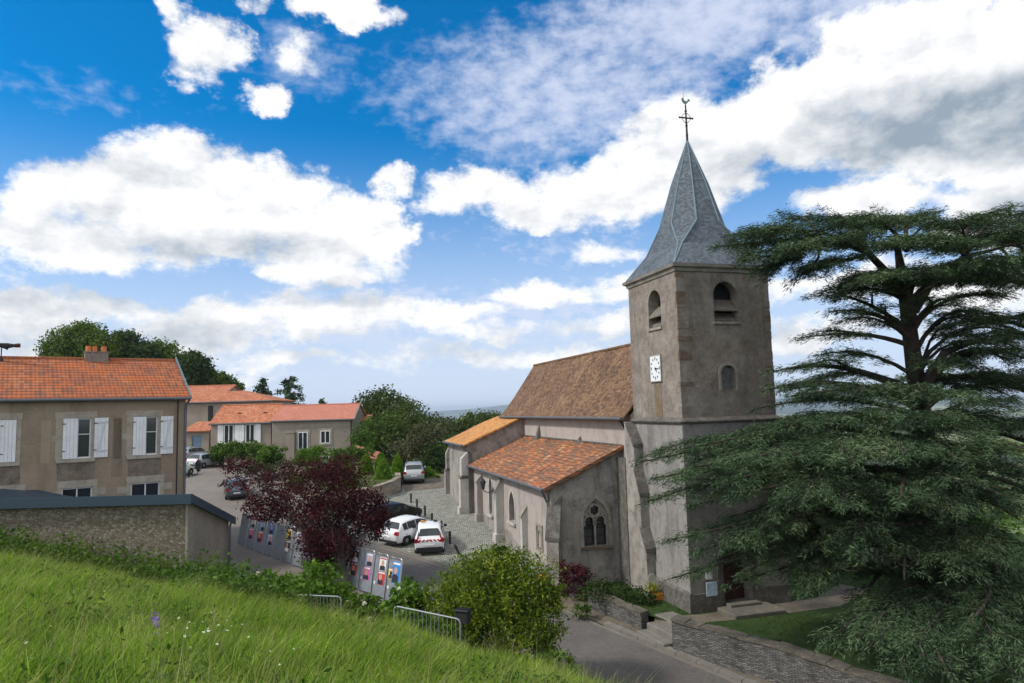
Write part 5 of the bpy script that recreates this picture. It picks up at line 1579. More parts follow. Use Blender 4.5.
# ------------------------------------------------------------------ bollards
bol = None
spots = [(411, 503), (417, 509), (425, 516), (432, 524), (441.5, 532), (450, 544), (460, 556)]
blab = ['farthest dark wooden bollard beside the cobbled lane', 'second farthest dark bollard in the row on the cobbles', 'third dark bollard from the lane end, left of the church buttress', 'middle bollard of the dark row on the cobbles', 'dark bollard just behind the white service car',
        'dark bollard right of the white service car', 'leaning dark bollard at the near end of the row']
for i, (px, py) in enumerate(spots):
    Y = [54.7, 52.6, 50.4, 48.1, 46.0, 43.3, 40.8][i]
    p = aty(px, py, Y)
    loc = (p[0], Y, tz(p[0], Y))
    if bol is None:
        bol = thing('bollard', blab[0], 'bollard', loc, 0, 'dark bollards along the cobbled parking')
        MB().lathe([(.075, -.1), (.075, .5), (.09, .5), (.09, .56), (.06, .56), (.06, .6), (.085, .63), (.085, .68), (.04, .74)], (0, 0, 0), 10).build('post', M['post'], bol)
    else:
        c = copy_thing(bol, loc, i * .7, blab[i])
        if i == 6:
            c.rotation_euler = (R(10), R(-24), 0)
# ------------------------------------------------------------------ election panels
def panels():
    A = np.array([-5.55, 33.3]); B = np.array([-17.3, 44.2])
    n = 15
    d = (B - A) / np.linalg.norm(B - A)
    ang = math.atan2(-d[1], -d[0])          # local x from left (far) to right (near)
    cols = {'blue': (0.03, 0.22, 0.6), 'sky': (0.25, 0.5, 0.75), 'yellow': (0.75, 0.5, 0.03), 'red': (0.5, 0.05, 0.05), 'pink': (0.6, 0.12, 0.35), 'white': (0.72, 0.73, 0.75), 'lilac': (0.45, 0.4, 0.6), 'green': (0.1, 0.3, 0.12), 'teal': (0.1, 0.35, 0.4), 'skin': (0.5, 0.3, 0.22), 'dark': (0.03, 0.03, 0.05)}
    for k, v in cols.items():
        M['p_' + k] = plain('poster_' + k, v, .6, 0, .06)
    spec = {0: ['blue', 'yellow'], 1: ['white', 'red'], 2: ['lilac', 'pink'], 3: ['dark', 'red'], 4: ['white'], 5: ['red'], 8: ['lilac'], 9: ['yellow', 'dark'], 10: [], 11: ['blue', 'lilac'], 12: ['sky', 'red'], 13: ['white', 'pink'], 14: []}
    labs = {0: 'grey election panel with tall blue poster, nearest end of the row', 1: 'grey election panel with a white over red poster, second from near end', 2: 'grey election panel with lilac and pink poster, third from near end',
            3: 'grey election panel with a dark over red poster right of the plum trunk', 9: 'grey election panel with yellow over dark posters left of the plum tree', 10: 'bare grey election panel left of the plum tree',
            11: 'grey election panel with blue over lilac posters', 12: 'grey election panel with sky blue over red posters', 13: 'grey election panel with white over pink posters near far end', 14: 'blank grey election panel at the far left end of the row'}
    for i in range(n):
        c = A + d * (i + .5) * np.linalg.norm(B - A) / n
        lab = labs.get(i, 'grey election panel mostly hidden behind the purple plum tree')
        t = thing('election_panel', lab, 'panel', (c[0], c[1], tz(*c)), ang, 'row of grey election panels')
        w = .48
        tilt = .16
        sh = MB().prism([(-.012 + .05 * tilt, .1), (.012 + .05 * tilt, .1), (.012 + 1.95 * tilt, 1.92), (-.012 + 1.95 * tilt, 1.92)], 'x', -w, w)
        sh = sh.build('sheet', M['sheet'], t)
        fr = MB()
        fr.tube([(-w, -.02, 0.0), (-w, 1.9 * tilt, 1.86), (-w + .05, 2.0 * tilt, 1.97), (-w + .14, 2.03 * tilt, 2.02), (w - .14, 2.03 * tilt, 2.02), (w - .05, 2.0 * tilt, 1.97), (w, 1.9 * tilt, 1.86), (w, -.02, 0)], .022, 6)
        fr.build('frame', M['galv'], t)
        for s_ in (-1, 1):
            MB().tube([(s_ * w, .75 * tilt * 2, 1.45), (s_ * w, .95, 0)], .018, 6).build('prop_leg', M['galv'], t)
        cs = spec.get(i, [])
        rg = np.random.default_rng(i + 3)
        z = 1.86
        for q, cn in enumerate(cs):
            h = .6
            if i == 0: h = (.95, .45)[q]
            if i == 0 and q == 1:
                x0, x1, z1 = -.46, -.18, 1.5
            else:
                x0 = -.26 + rg.uniform(-.12, .12); x1 = x0 + .52; z1 = z
                if i == 0: x0, x1 = -.17, .38
            z0 = z1 - h
            def Pq(x, zz, off):
                return (x, (zz / 1.0) * tilt * 1.0 + .0 - off, zz)
            def yq(zz):
                return .05 * tilt + (zz - .1) / (1.92 - .1) * 1.9 * tilt
            def quad(mb_, xa, xb, za, zb_, off):
                mb_.add([(xa, yq(za) - off, za), (xb, yq(za) - off, za), (xb, yq(zb_) - off, zb_), (xa, yq(zb_) - off, zb_)], [(0, 1, 2, 3)])
            m1 = MB(); quad(m1, x0, x1, z0, z1, .016)
            po = m1.build('poster', M['p_' + cn], sh)
            m2 = MB()
            cx = (x0 + x1) / 2 + rg.uniform(-.08, .08); cz = z0 + h * .58; rr = min(.13, h * .19)
            pts = [(cx + rr * math.cos(a), cz + rr * 1.25 * math.sin(a)) for a in np.linspace(0, 2 * math.pi, 12, endpoint=False)]
            m2.add([(x_, yq(zz) - .02, zz) for x_, zz in pts], [tuple(range(12))])
            m2.build('portrait', M['p_skin'] if cn not in ('yellow',) else M['p_dark'], po)
            m3 = MB()
            pts = [(cx - rr * 2, z0 + .02), (cx + rr * 2, z0 + .02), (cx + rr * 1.7, z0 + h * .34), (cx + rr * .6, z0 + h * .42), (cx - rr * .6, z0 + h * .42), (cx - rr * 1.7, z0 + h * .34)]
            pts = [(min(max(x_, x0 + .01), x1 - .01), zz) for x_, zz in pts]
            m3.add([(x_, yq(zz) - .0195, zz) for x_, zz in pts], [tuple(range(6))])
            m3.build('figure', M['p_dark'] if cn not in ('dark',) else M['p_white'], po)
            m4 = MB(); quad(m4, x0 + .02, x1 - .02, z1 - h * .14, z1 - h * .04, .019)
            m4.build('banner', M['p_white'] if cn not in ('white', 'sky') else M['p_red'], po)
            z = z0 - .04
        if i in (0, 1, 2, 3, 4):
            m5 = MB()
            m5.add([(-.44, yq(.62) - .016, .62), (-.33, yq(.62) - .016, .62), (-.33, yq(.74) - .016, .74), (-.44, yq(.74) - .016, .74)], [(0, 1, 2, 3)])
            m5.build('number_card', M['p_white'], sh)
panels()
# ------------------------------------------------------------------ crowd barriers
def barrier(label, p0, p1, h=1.05):
    p0, p1 = np.array(p0, float), np.array(p1, float)
    d = p1 - p0
    ln = np.linalg.norm(d[:2])
    t = thing('crowd_barrier', label, 'barrier', tuple(p0), math.atan2(d[1], d[0]), 'galvanised barriers at the foot of the grass')
    dz = d[2]
    fr = MB().tube([(0, 0, -.1), (0, 0, h - .12), (.04, 0, h - .03), (.13, 0, h + .0), (ln - .13, 0, h + dz), (ln - .04, 0, h - .03 + dz), (ln, 0, h - .12 + dz), (ln, 0, dz - .1)], .024, 8)
    fr.tube([(0, 0, .2), (ln, 0, .2 + dz)], .02, 6)
    fr.build('frame', M['galv'], t)
    for i in range(1, 16):
        x = ln * i / 16
        MB().tube([(x, 0, .2 + dz * i / 16), (x, 0, h - .01 + dz * i / 16)], .009, 5).build('bar', M['galv'], t)
    for x, zz in ((.15, 0), (ln - .15, dz)):
        MB().tube([(x, -.28, zz - .05), (x, -.05, zz + .16), (x, .05, zz + .16), (x, .28, zz - .05)], .018, 6).build('foot', M['galv'], t)
a, b = aty(288, 594, 26.6), aty(341, 597, 25.2)
barrier('galvanised crowd barrier half sunk in greenery below the plum tree', (a[0], a[1], a[2] - 1.05), (b[0], b[1], b[2] - 1.05))
a, b = aty(394, 606, 22.9), aty(460, 619, 21.9)
barrier('galvanised crowd barrier beside the big yellow green shrub', (a[0], a[1], a[2] - 1.05), (b[0], b[1], b[2] - 1.05))
# floodlight box
p = aty(463, 612, 22.6)
t = thing('floodlight', 'black floodlight box half hidden in the big yellow green shrub', 'floodlight', (p[0], p[1], p[2] - 1.36), R(-20))
MB().tube([(0, 0, -.3), (0, 0, 1.05)], .035, 8).build('post', M['iron'], t)
MB().bbox(-.22, .22, -.16, .16, 1.05, 1.4, .04).build('housing', M['plastic'], t)
MB().bbox(-.25, .25, -.19, .19, 1.4, 1.45, .02).build('hood', M['black'], t)
# litter bin
p = aty(544, 583, 34.9)
t = thing('litter_bin', 'litter bin with orange lid against the church corner buttress', 'bin', (p[0], 34.9, tz(p[0], 34.9) - .15), 0)
MB().lathe([(.2, 0), (.24, .05), (.26, .62), (.24, .66)], (0, 0, 0), 14).build('bin_body', M['plastic'], t)
MB().lathe([(.28, .62), (.3, .66), (.3, .8), (.24, .9), (.1, .93)], (0, 0, 0), 14).build('lid', M['orange'], t)
# planter with orange trough
x, y = ch_xy(-.35, 2.45)
t = thing('planter', 'small orange planter with yellow green plant at the tower buttress foot', 'planter', (x, y, LZ), CR)
MB().bbox(-.32, .32, -.2, .2, 0, .28, .03).build('trough', M['orange'], t)
leaves('plant', RNG.normal(size=(260, 3)) * (.2, .16, .14) + (-.2, 0, .48), .11, YELLOW, t)

# ------------------------------------------------------------------ vegetation
def tree(name, label, base, lobes, n, leaf, mat, barkm='barkgrey', tr=.25, trunk_top=None, clump=.3, cat='tree', group=None, per=26, shell=.72, limbs=5, bend=(0, 0), aspect=.6):
    base = tuple(base)
    t = thing(name, label, cat, base, 0, group)
    L = [(l[0] - base[0], l[1] - base[1], l[2] - base[2], *l[3:]) for l in lobes]
    top = trunk_top if trunk_top is not None else np.mean([l[2] for l in L])
    cx, cy = np.mean([l[0] for l in L]), np.mean([l[1] for l in L])
    mb = MB()
    f = top * .45
    mb.tube([(0, 0, -.5), (cx * .1 + bend[0], cy * .1 + bend[1], f * .5), (cx * .3 + bend[0], cy * .3, f), (cx * .8, cy * .8, top)], [tr * 1.2, tr, tr * .85, tr * .35], 9)
    idx = np.linspace(0, len(L) - 1, min(limbs, len(L))).astype(int)
    for i in idx:
        l = L[i]
        a = np.array([cx * .3 + bend[0], cy * .3, f * .95]); b_ = np.array(l[:3])
        m_ = (a + b_) / 2 + np.array([0, 0, -.08 * np.linalg.norm(b_ - a)])
        e_ = b_ + np.array([0, 0, l[5] * .5])
        mb.tube([a, m_, b_, e_], [tr * .5, tr * .36, tr * .22, tr * .06], 6)
    mb.build('trunk', M[barkm], t, True)
    P, dr = crown_points(L, n, clump, per, shell)
    leaves('crown', P, leaf, mat, t, .35, aspect, dr * .6)
    return t
def lobes_px(specs, Y, depth=1.0):
    """(px, py, rpx, rpy, dY) -> world ellipsoids"""
    out = []
    for (x, y, rx, ry, dy) in specs:
        p = aty(x, y, Y + dy)
        out.append((p[0], p[1], p[2], rx * Y / F, max(rx, ry) * Y / F * depth, ry * Y / F))
    return out
def gz(x, y):
    return ground_z(x, y)

# trees on the hill behind the left house
hill_specs = [
    ('broad crown of the largest tree over the brown house roof', [(80, 346, 28, 20, 0), (64, 352, 18, 14, 2), (98, 348, 20, 16, -2), (84, 335, 18, 12, 1), (58, 358, 14, 10, 0)], 112, FARG),
    ('darker tree just right of the chimney on the wooded hill', [(128, 350, 17, 17, 0), (126, 341, 11, 10, 1), (140, 358, 15, 14, -1)], 114, DARKG),
    ('mid green tree in the middle of the wooded hill behind the house', [(160, 358, 20, 15, 0), (152, 352, 13, 10, 0), (174, 364, 15, 13, 1)], 118, FARG),
    ('very dark conical tree on the right shoulder of the wooded hill', [(197, 370, 11, 17, 0), (200, 380, 11, 12, 0), (193, 360, 7, 9, 0)], 116, DARKG),
    ('lower tree tapering off at the right end of the wooded hill', [(220, 383, 13, 9, 0), (208, 380, 11, 11, 0), (232, 388, 10, 6, 0)], 122, FARG),
    ('small tree at the left end of the wooded hill by the roof ridge', [(44, 364, 8, 6, 0), (36, 367, 7, 4, 0)], 112, FARG)]
for lab, sp, Y, mt in hill_specs:
    L = lobes_px(sp, Y)
    bx = np.mean([l[0] for l in L])
    tree('hill_tree', lab, (bx, Y, tz(bx, Y)), L, 15000 if len(sp) > 3 else 8500, .42, mt, tr=.4, group='trees on the hill behind the house', clump=.34)
# two small conifers behind the far houses
def conifer(label, px, py, Y, h, r, n):
    p = aty(px, py, Y)
    b = (p[0], Y, p[2] - h)
    t = thing('cedar_tree', label, 'tree', b, 0, 'small conifers behind the far houses')
    MB().tube([(0, 0, -3), (0, 0, h)], [.3, .05], 7).build('trunk', M['bark'], t)
    C = []
    for k in range(26):
        z = h * (.35 + .63 * k / 26); rr = r * (1 - .85 * (k / 26) ** 1.3) * RNG.uniform(.6, 1.15); a = RNG.uniform(0, 6.28)
        s = np.linspace(.1, 1, n)
        for _ in range(3):
            C.append(np.stack([s * rr * math.cos(a), s * rr * math.sin(a), z + .1 * rr * s - .22 * rr * s ** 2 + RNG.normal(size=n) * .1], 1) + RNG.normal(size=(n, 3)) * .22 * s[:, None])
    leaves('crown', np.concatenate(C), .42, CEDAR, t, .8, .45)
conifer('blue green conifer with open branches rising behind the house with shutters', 290, 376, 104, 8.5, 5.0, 40)
conifer('smaller conifer left of the open branched one behind the far houses', 264, 378, 106, 7.0, 2.6, 26)
conifer('tiny conifer tip just right of the open branched conifer', 322, 399, 108, 5.0, 1.6, 16)
# trees at the end of the lane
mid = [
    ('tall dark green tree nearest the grey house at the lane end', [(382, 408, 24, 17, 0), (372, 424, 22, 22, 0), (395, 420, 26, 20, -2), (368, 402, 14, 10, 2)], 92, LANE, 5200, .5),
    ('broad green tree sloping down behind the clipped cones', [(408, 425, 26, 20, 0), (398, 442, 30, 26, -3), (420, 440, 24, 24, -2), (385, 450, 22, 22, -4)], 84, LANE, 5600, .45),
    ('light green tree overhanging the garden wall before the lane trees', [(378, 440, 24, 20, 0), (392, 432, 18, 16, 1), (366, 446, 14, 14, 0)], 80, GREEN, 3200, .4),
    ('olive grey tree above the parked silver car', [(428, 442, 20, 18, 0), (412, 458, 24, 24, -1), (440, 452, 22, 28, 0), (425, 465, 26, 22, -2)], 74, OLIVE, 5200, .4),
    ('half bare grey tree with pale twigs behind the olive one', [(432, 424, 22, 9, 0), (452, 428, 20, 9, 1), (440, 434, 24, 12, 0)], 86, OLIVE, 1500, .4),
    ('green tree beside the transept roof with light tips', [(482, 420, 22, 7, 0), (462, 436, 22, 15, -1), (490, 426, 18, 10, 1), (450, 444, 18, 16, 0)], 78, LANE, 3600, .42),
    ('dark tree mass against the choir wall at the lane end', [(438, 470, 20, 22, 0), (452, 460, 18, 24, 1), (430, 484, 12, 12, 0)], 70, DARKG, 3600, .4)]
for lab, sp, Y, mt, n, lf in mid:
    L = lobes_px(sp, Y)
    bx = np.mean([l[0] for l in L])
    tree('lane_tree', lab, (bx, Y, tz(bx, Y)), L, int(n * 2.4), lf * .66, mt, tr=.3, group='trees at the end of the lane', clump=.32)
# bush beside the silver car
def bush(name, label, lobes, n, leaf, mat, group=None, flowers=None, stems=9, aspect=.55, clump=.34, shell=.72, cat='shrub', per=18):
    bx = np.mean([l[0] for l in lobes]); by = np.mean([l[1] for l in lobes])
    bz = min(l[2] - l[5] for l in lobes)
    bz = min(bz + .1, max(gz(bx, by), bz))
    t = thing(name, label, cat, (bx, by, bz), 0, group)
    L = [(l[0] - bx, l[1] - by, l[2] - bz, *l[3:]) for l in lobes]
    mb = MB()
    for k in range(stems):
        l = L[k % len(L)]
        d = unit(RNG.normal(size=3)); 
        e = np.array(l[:3]) + d * np.array(l[3:]) * .8
        mb.tube([(RNG.uniform(-.2, .2), RNG.uniform(-.2, .2), -.3), (e[0] * .4, e[1] * .4, e[2] * .45), tuple(e)], [.05, .035, .012], 5)
    mb.build('stem', M['barkgrey'], t)
    P, dr = crown_points(L, n, clump, per, shell)
    P = P[P[:, 2] > -.2]
    leaves('foliage', P, leaf, mat, t, .4, aspect)
    if flowers:
        P, dr = crown_points(L, flowers, .07, 16, 1.0)
        k = P[:, 2] > np.median(P[:, 2]) - .1
        leaves('blossom', P[k], leaf * .6, WHITEF, t, .9, .9)
    return t
bush('shrub', 'small bright green bush right of the parked silver car', lobes_px([(428, 475, 7, 8, 0), (432, 480, 6, 6, -1)], 66), 900, .25, ELDER)
# terrace planting
cones = [((397.5, 467), (6.6, 12), 62.5, 'clipped green cone nearest the silver car'), ((383, 472.5), (9, 13), 60.2, 'largest clipped green cone on the curved terrace'), ((366, 466), (7.5, 11), 62.5, 'clipped green cone behind the largest one, left of it'), ((347.5, 476), (9, 12.5), 57.5, 'leftmost clipped green cone half behind purple leaves'), ((381, 462), (6, 9), 63, 'small rear clipped cone between two larger ones')]
for (px, py), (rx, ry), Y, lab in cones:
    p = aty(px, py, Y)
    w, h = rx * Y / F, 2 * ry * Y / F
    zb = p[2] - h / 2
    t = thing('topiary', lab, 'topiary', (p[0], Y, zb), 0, 'clipped cones on the terrace')
    MB().tube([(0, 0, -.4), (0, 0, h * .8)], [.06, .03], 6).build('stem', M['bark'], t)
    n = 5200
    q = RNG.uniform(0, 1, n); a = RNG.uniform(0, 6.283, n)
    rr = w * (1 - q ** 2.5) ** .5 * (.86 + .14 * (1 - q)) * RNG.uniform(.86, 1.02, n)
    leaves('foliage', np.stack([rr * np.cos(a), rr * np.sin(a), q * h], 1), .12, TOPI, t, .2, .7)
hd = [('hedge', 'long low green hedge under the white shutters', [(224, 452, 9, 9, 0), (236, 451, 12, 9, 0), (252, 451, 11, 9, 0), (217, 454, 6, 8, 0)], 77, 5200, .24, GREEN),
      ('shrub', 'bright green shrub under the grey house windows', [(310, 457, 12, 9, 0), (317, 452, 8, 7, 1), (302, 462, 10, 7, 0)], 70, 2600, .24, ELDER),
      ('shrub', 'green garden shrub with white roses above the curved wall', [(350, 455, 13, 7, 0), (338, 457, 11, 8, 0), (363, 453, 11, 6, 1)], 69, 3000, .22, GREEN),
      ('shrub', 'rounded mid green shrub left of the grey house chimney breast', [(270, 456, 12, 9, 0), (278, 452, 8, 7, 0), (264, 463, 10, 7, 0)], 68, 2400, .24, GREEN),
      ('shrub', 'grey green bush in front of the hedge by the street', [(250, 466, 10, 6, 0), (262, 470, 12, 7, 0), (283, 470, 14, 9, 0)], 66, 1900, .22, OLIVE),
      ('shrub', 'leafy shrub on the terrace edge behind the purple tree', [(318, 478, 14, 9, 0), (300, 480, 14, 9, 0)], 60, 2000, .22, GREEN)]
for nm, lab, sp, Y, n, lf, mt in hd:
    bush(nm, lab, lobes_px(sp, Y), n, lf, mt, None, 60 if 'roses' in lab else None, cat='hedge' if nm == 'hedge' else 'shrub')
# purple plum tree
def plum():
    Y = 36.5
    sp = [(332, 524, 30, 30, 0), (350, 502, 30, 26, 0), (300, 506, 28, 22, 1), (312, 478, 32, 18, 0), (335, 550, 20, 20, -.5), (366, 516, 20, 24, 0), (268, 505, 22, 15, 1), (260, 482, 22, 11, 1.5), (240, 466, 20, 9, 2), (345, 470, 24, 13, 1), (314, 548, 16, 18, -.5), (378, 522, 10, 16, 0), (322, 570, 12, 10, -1), (236, 484, 14, 7, 1.6)]
    L = lobes_px(sp, Y)
    b = (aty(347, 598, 35.6)[0], 35.6)
    base = (b[0], b[1], tz(*b))
    t = thing('plum_tree', 'purple leaved plum tree spreading in front of the election panels', 'tree', base)
    mb = MB()
    fork = np.array([-.3, .2, 1.2])
    mb.tube([(0, 0, -.3), (-.1, .1, .6), tuple(fork)], [.2, .17, .15], 9)
    for l in L:
        e = np.array(l[:3]) - np.array(base)
        m1 = fork + (e - fork) * .35 + RNG.normal(size=3) * .1 + np.array([0, 0, .2])
        m2 = fork + (e - fork) * .7 + RNG.normal(size=3) * .12 + np.array([0, 0, .12])
        end = e + (e - fork) * .12
        mb.tube([fork, m1, m2, tuple(e), tuple(end)], [.11, .075, .05, .03, .012], 6)
        for _ in range(9):
            a = m2 + (e - m2) * RNG.uniform(0, 1)
            d = unit(RNG.normal(size=3)) * np.array(l[3:]) * RNG.uniform(.6, 1.15)
            mb.tube([a, a + d * .5 + (0, 0, .05), a + d], [.022, .015, .005], 4)
    mb.build('trunk', M['plumbark'], t, True)
    LL = [(l[0] - base[0], l[1] - base[1], l[2] - base[2], *l[3:]) for l in L]
    dense = LL[:7] + LL[9:13]
    P, _ = crown_points(dense, 27000, .3, 20, .6)
    P2, _ = crown_points(LL[7:9] + LL[6:7] + LL[13:], 3200, .3, 14, .5)
    leaves('crown', np.concatenate([P, P2]), .13, PLUM, t, .5, .5)
plum()
# shrubs at the foot of the grass
Yb = 24.6
bush('shrub', 'big rounded yellow green shrub between the road and the barrier', lobes_px([(500, 612, 52, 46, 0), (478, 592, 40, 38, .3), (520, 585, 36, 34, .4), (495, 572, 30, 24, .2), (540, 612, 24, 34, .2), (462, 615, 28, 34, 0), (505, 640, 46, 26, -.5), (552, 596, 14, 14, .3), (443, 605, 14, 30, .4)], Yb, .9), 30000, .125, BRIGHT, None, None, 14, .42, .26, .78)
bush('elder_bush', 'elder bush with cream flower heads left of the plum trunk', lobes_px([(264, 586, 13, 14, 0), (270, 602, 20, 13, -1), (246, 604, 14, 9, 0)], 28.5), 2800, .17, ELDER, 'elder bushes at the foot of the grass', 240)
bush('elder_bush', 'dense bright green elder bush under the plum trunk behind the barrier', lobes_px([(316, 588, 28, 21, 0), (300, 600, 26, 15, -.6), (338, 597, 14, 12, -.4), (284, 590, 14, 12, 0)], 28.2), 4600, .19, ELDER, 'elder bushes at the foot of the grass')
bush('elder_bush', 'elder bush with many cream flower heads beside the nearest election panel', lobes_px([(360, 608, 16, 11, 0), (376, 612, 14, 9, -.4), (350, 614, 14, 9, -.4)], 27), 2000, .19, ELDER, 'elder bushes at the foot of the grass', 330)
bush('elder_bush', 'elder bush with flat cream flowers left of the big yellow green shrub', lobes_px([(408, 598, 17, 14, 0), (422, 604, 13, 12, 0), (400, 610, 14, 10, -.3)], 25.5), 2000, .18, ELDER, 'elder bushes at the foot of the grass', 260)
bush('shrub', 'dark red barberry bush between the corner buttress and the church window', lobes_px([(573, 578, 14, 13, 0), (582, 574, 11, 11, .2), (566, 572, 9, 10, .2)], 33.4), 1600, .12, PLUM)
bush('shrub', 'low dark green bush along the church wall behind the short stone wall', lobes_px([(606, 592, 22, 9, 0), (630, 596, 18, 8, -.3), (650, 600, 10, 6, -.3)], 32.2), 2400, .12, DARKG)
bush('shrub', 'small green plant at the foot of the short stone wall by the road', lobes_px([(581, 611, 8, 6, 0), (588, 608, 5, 4, 0)], 31.2), 700, .09, GREEN, None, None, 3)
bush('shrub', 'low leafy weeds behind the barrier beside the big shrub', lobes_px([(408, 622, 16, 9, 0), (430, 628, 16, 9, 0), (450, 634, 12, 9, 0), (392, 618, 10, 7, 0)], 23.4), 2600, .13, ELDER, None, None, 5)
bush('shrub', 'low weeds at the tip of the grass below the big shrub', lobes_px([(550, 662, 20, 10, 0), (528, 668, 18, 9, -.3), (570, 668, 12, 8, 0)], 22.5), 1400, .12, ELDER)
# brambles along the annex: ground cover
def brambles():
    P = []
    line = [(-27, 31.2), (-20, 31.3), (-15.5, 31.2), (-13.2, 30.6), (-11.2, 28.6), (-9, 26.8), (-7.4, 25.9)]
    hts = [.9, 1.25, 1.5, 1.45, 1.25, .95, .6]
    for (a, b, h0, h1) in zip(line[:-1], line[1:], hts[:-1], hts[1:]):
        a, b = np.array(a), np.array(b)
        n = int(np.linalg.norm(b - a) * 60)
        for _ in range(n):
            u = RNG.uniform(); q = a + (b - a) * u + RNG.normal(size=2) * .95 - np.array([.25, .7])
            if q[1] > 31.9 and q[0] < -14.5: q[1] = 31.6
            h = (h0 + (h1 - h0) * u) * (.55 + .5 * math.sin(q[0] * 1.7) ** 2) * RNG.uniform(.35, 1.3)
            z = ground_z(*q)
            k = 24
            P.append(np.array([q[0], q[1], z]) + np.stack([RNG.normal(size=k) * .3, RNG.normal(size=k) * .3, h * RNG.uniform(0, 1, k) ** .6], 1))
    o = leaves('undergrowth', np.concatenate(P), .15, GREEN, None, .7, .62)
    tag(o, kind='stuff')
brambles()

# ------------------------------------------------------------------ grass
def grass_field(name, pts, zf, hmin, hmax, wmin, wmax, mat, lean=.45):
    n = len(pts)
    z = zf(pts)
    h = RNG.uniform(hmin, hmax, n)
    # patchy height
    pt = .5 + .5 * np.sin(pts[:, 0] * 1.1 + 2 * np.sin(pts[:, 1] * .6)) * np.sin(pts[:, 1] * 1.3 + 1.5 * np.sin(pts[:, 0] * .5))
    h = h * (.62 + .55 * pt)
    w = RNG.uniform(wmin, wmax, n)
    a = RNG.uniform(0, 6.283, n)
    wind = .9 + .9 * np.sin(pts[:, 0] * .5 + pts[:, 1] * .4)
    la = np.where(RNG.uniform(size=n) < .6, wind + RNG.normal(size=n) * .8, a)
    ln = h * RNG.uniform(.1, lean * 2, n)
    sx_, sy_ = np.cos(a) * w / 2, np.sin(a) * w / 2
    lx, ly = np.cos(la) * ln, np.sin(la) * ln
    B = np.stack([pts[:, 0], pts[:, 1], z - .03], 1)
    S = np.stack([sx_, sy_, np.zeros(n)], 1)
    Mid = B + np.stack([lx * .3, ly * .3, h * .6], 1)
    Tp = B + np.stack([lx, ly, h], 1)
    V = np.stack([B - S, B + S, Mid + S * .75, Mid - S * .75, Tp], 1).reshape(-1, 3)
    i = np.arange(n)[:, None] * 5
    F1 = i + np.array([[0, 1, 2]]); F2 = i + np.array([[0, 2, 3]]); F3 = i + np.array([[3, 2, 4]])
    Fc = np.stack([F1, F2, F3], 1).reshape(-1, 3)
    return tag(fastmesh(name, V, Fc, mat), kind='stuff')
def bank_points(n):
    out = []
    tot = 0
    while tot < n:
        q = np.stack([RNG.uniform(-34, 7, n), RNG.uniform(5, 32.3, n)], 1)
        ok = inpoly(q, [tuple(p) for p in EDGE] + [(-60, -12)])
        # keep what lies inside the camera's fan, denser near the eye
        fan = (np.abs(q[:, 0]) < q[:, 1] * .82 + 1)
        dd = np.hypot(q[:, 0], q[:, 1])
        ok &= fan & (RNG.uniform(size=n) < np.clip(15 / dd, .25, 1) ** 1.4)
        out.append(q[ok]); tot += ok.sum()
    return np.concatenate(out)[:n]
zb_ = lambda q: bank(q)
g1 = bank_points(150000)
grass_field('grass', g1, zb_, .18, .56, .012, .028, GRASSM, .6)
# taller seed stems, loose
g2 = bank_points(9000)
STRAW = leafmat('seed_stems', [(0.1, (0.16, 0.2, 0.05)), (0.6, (0.26, 0.26, 0.10)), (0.95, (0.36, 0.33, 0.17))], .3, .6)
grass_field('grass', g2, zb_, .6, .95, .008, .014, STRAW, .55)
# fringe of grass beyond the edge, down the bank
q = []
for a_, b_ in zip(EDGE[3:-2], EDGE[4:-1]):
    m_ = int(np.linalg.norm(b_ - a_) * 700)
    u = RNG.uniform(size=(m_, 1)); d_ = (b_ - a_) / np.linalg.norm(b_ - a_); nr_ = np.array([-d_[1], d_[0]])
    q.append(a_ + (b_ - a_) * u + nr_ * RNG.uniform(-.2, 1.3, size=(m_, 1)))
q = np.concatenate(q)
grass_field('grass', q, zb_, .25, .6, .014, .03, GRASSM, .5)
# lawn blades around the church
lp = np.stack([RNG.uniform(3.3, 26, 60000), RNG.uniform(21.5, 47, 60000)], 1)
lpoly = [(5.6, 30.0), (7.0, 28.6), (9.8, 25.4), (13.4, 21.4), (34, 21.4), (34, 44), (24, 48), (13, 48), (3.4, 35.6), (3.9, 32.3)]
lp = lp[inpoly(lp, lpoly)]
cl = np.stack([(lp[:, 0] - CX) * math.cos(CR) + (lp[:, 1] - CY) * math.sin(CR), -(lp[:, 0] - CX) * math.sin(CR) + (lp[:, 1] - CY) * math.cos(CR)], 1)
out = ~((cl[:, 0] > -.2) & (cl[:, 0] < 4.95) & (cl[:, 1] > -.2)) & ~((cl[:, 0] < 0) & (cl[:, 1] > 5.9)) & ~inpoly(lp, [(6.45, 28.6), (5.65, 29.8), (7.5, 29.95), (9.9, 30.8), (13.2, 32.0), (15.2, 34.2), (16.2, 33.0), (13.6, 30.6), (9.8, 29.4)])
out &= ~((cl[:, 0] > .9) & (cl[:, 0] < 3.7) & (cl[:, 1] > -1.6) & (cl[:, 1] < .1))
grass_field('grass', lp[out], lambda q_: np.full(len(q_), LZ), .06, .16, .015, .03, LAWNM, .5)
bl = []
for (px0, py0, d0, px1, py1, d1) in ((392, 606, 22.9, 462, 619, 21.9),):
    pa, pb = aty(px0, py0, d0)[:2], aty(px1, py1, d1)[:2]
    u_ = RNG.uniform(-.05, 1.05, size=(2600, 1))
    bl.append(pa + (pb - pa) * u_ + np.stack([RNG.normal(size=2600) * .1, -RNG.uniform(-.35, .8, 2600)], 1))
grass_field('grass', np.concatenate(bl), zb_, .5, .95, .016, .034, GRASSM, .4)
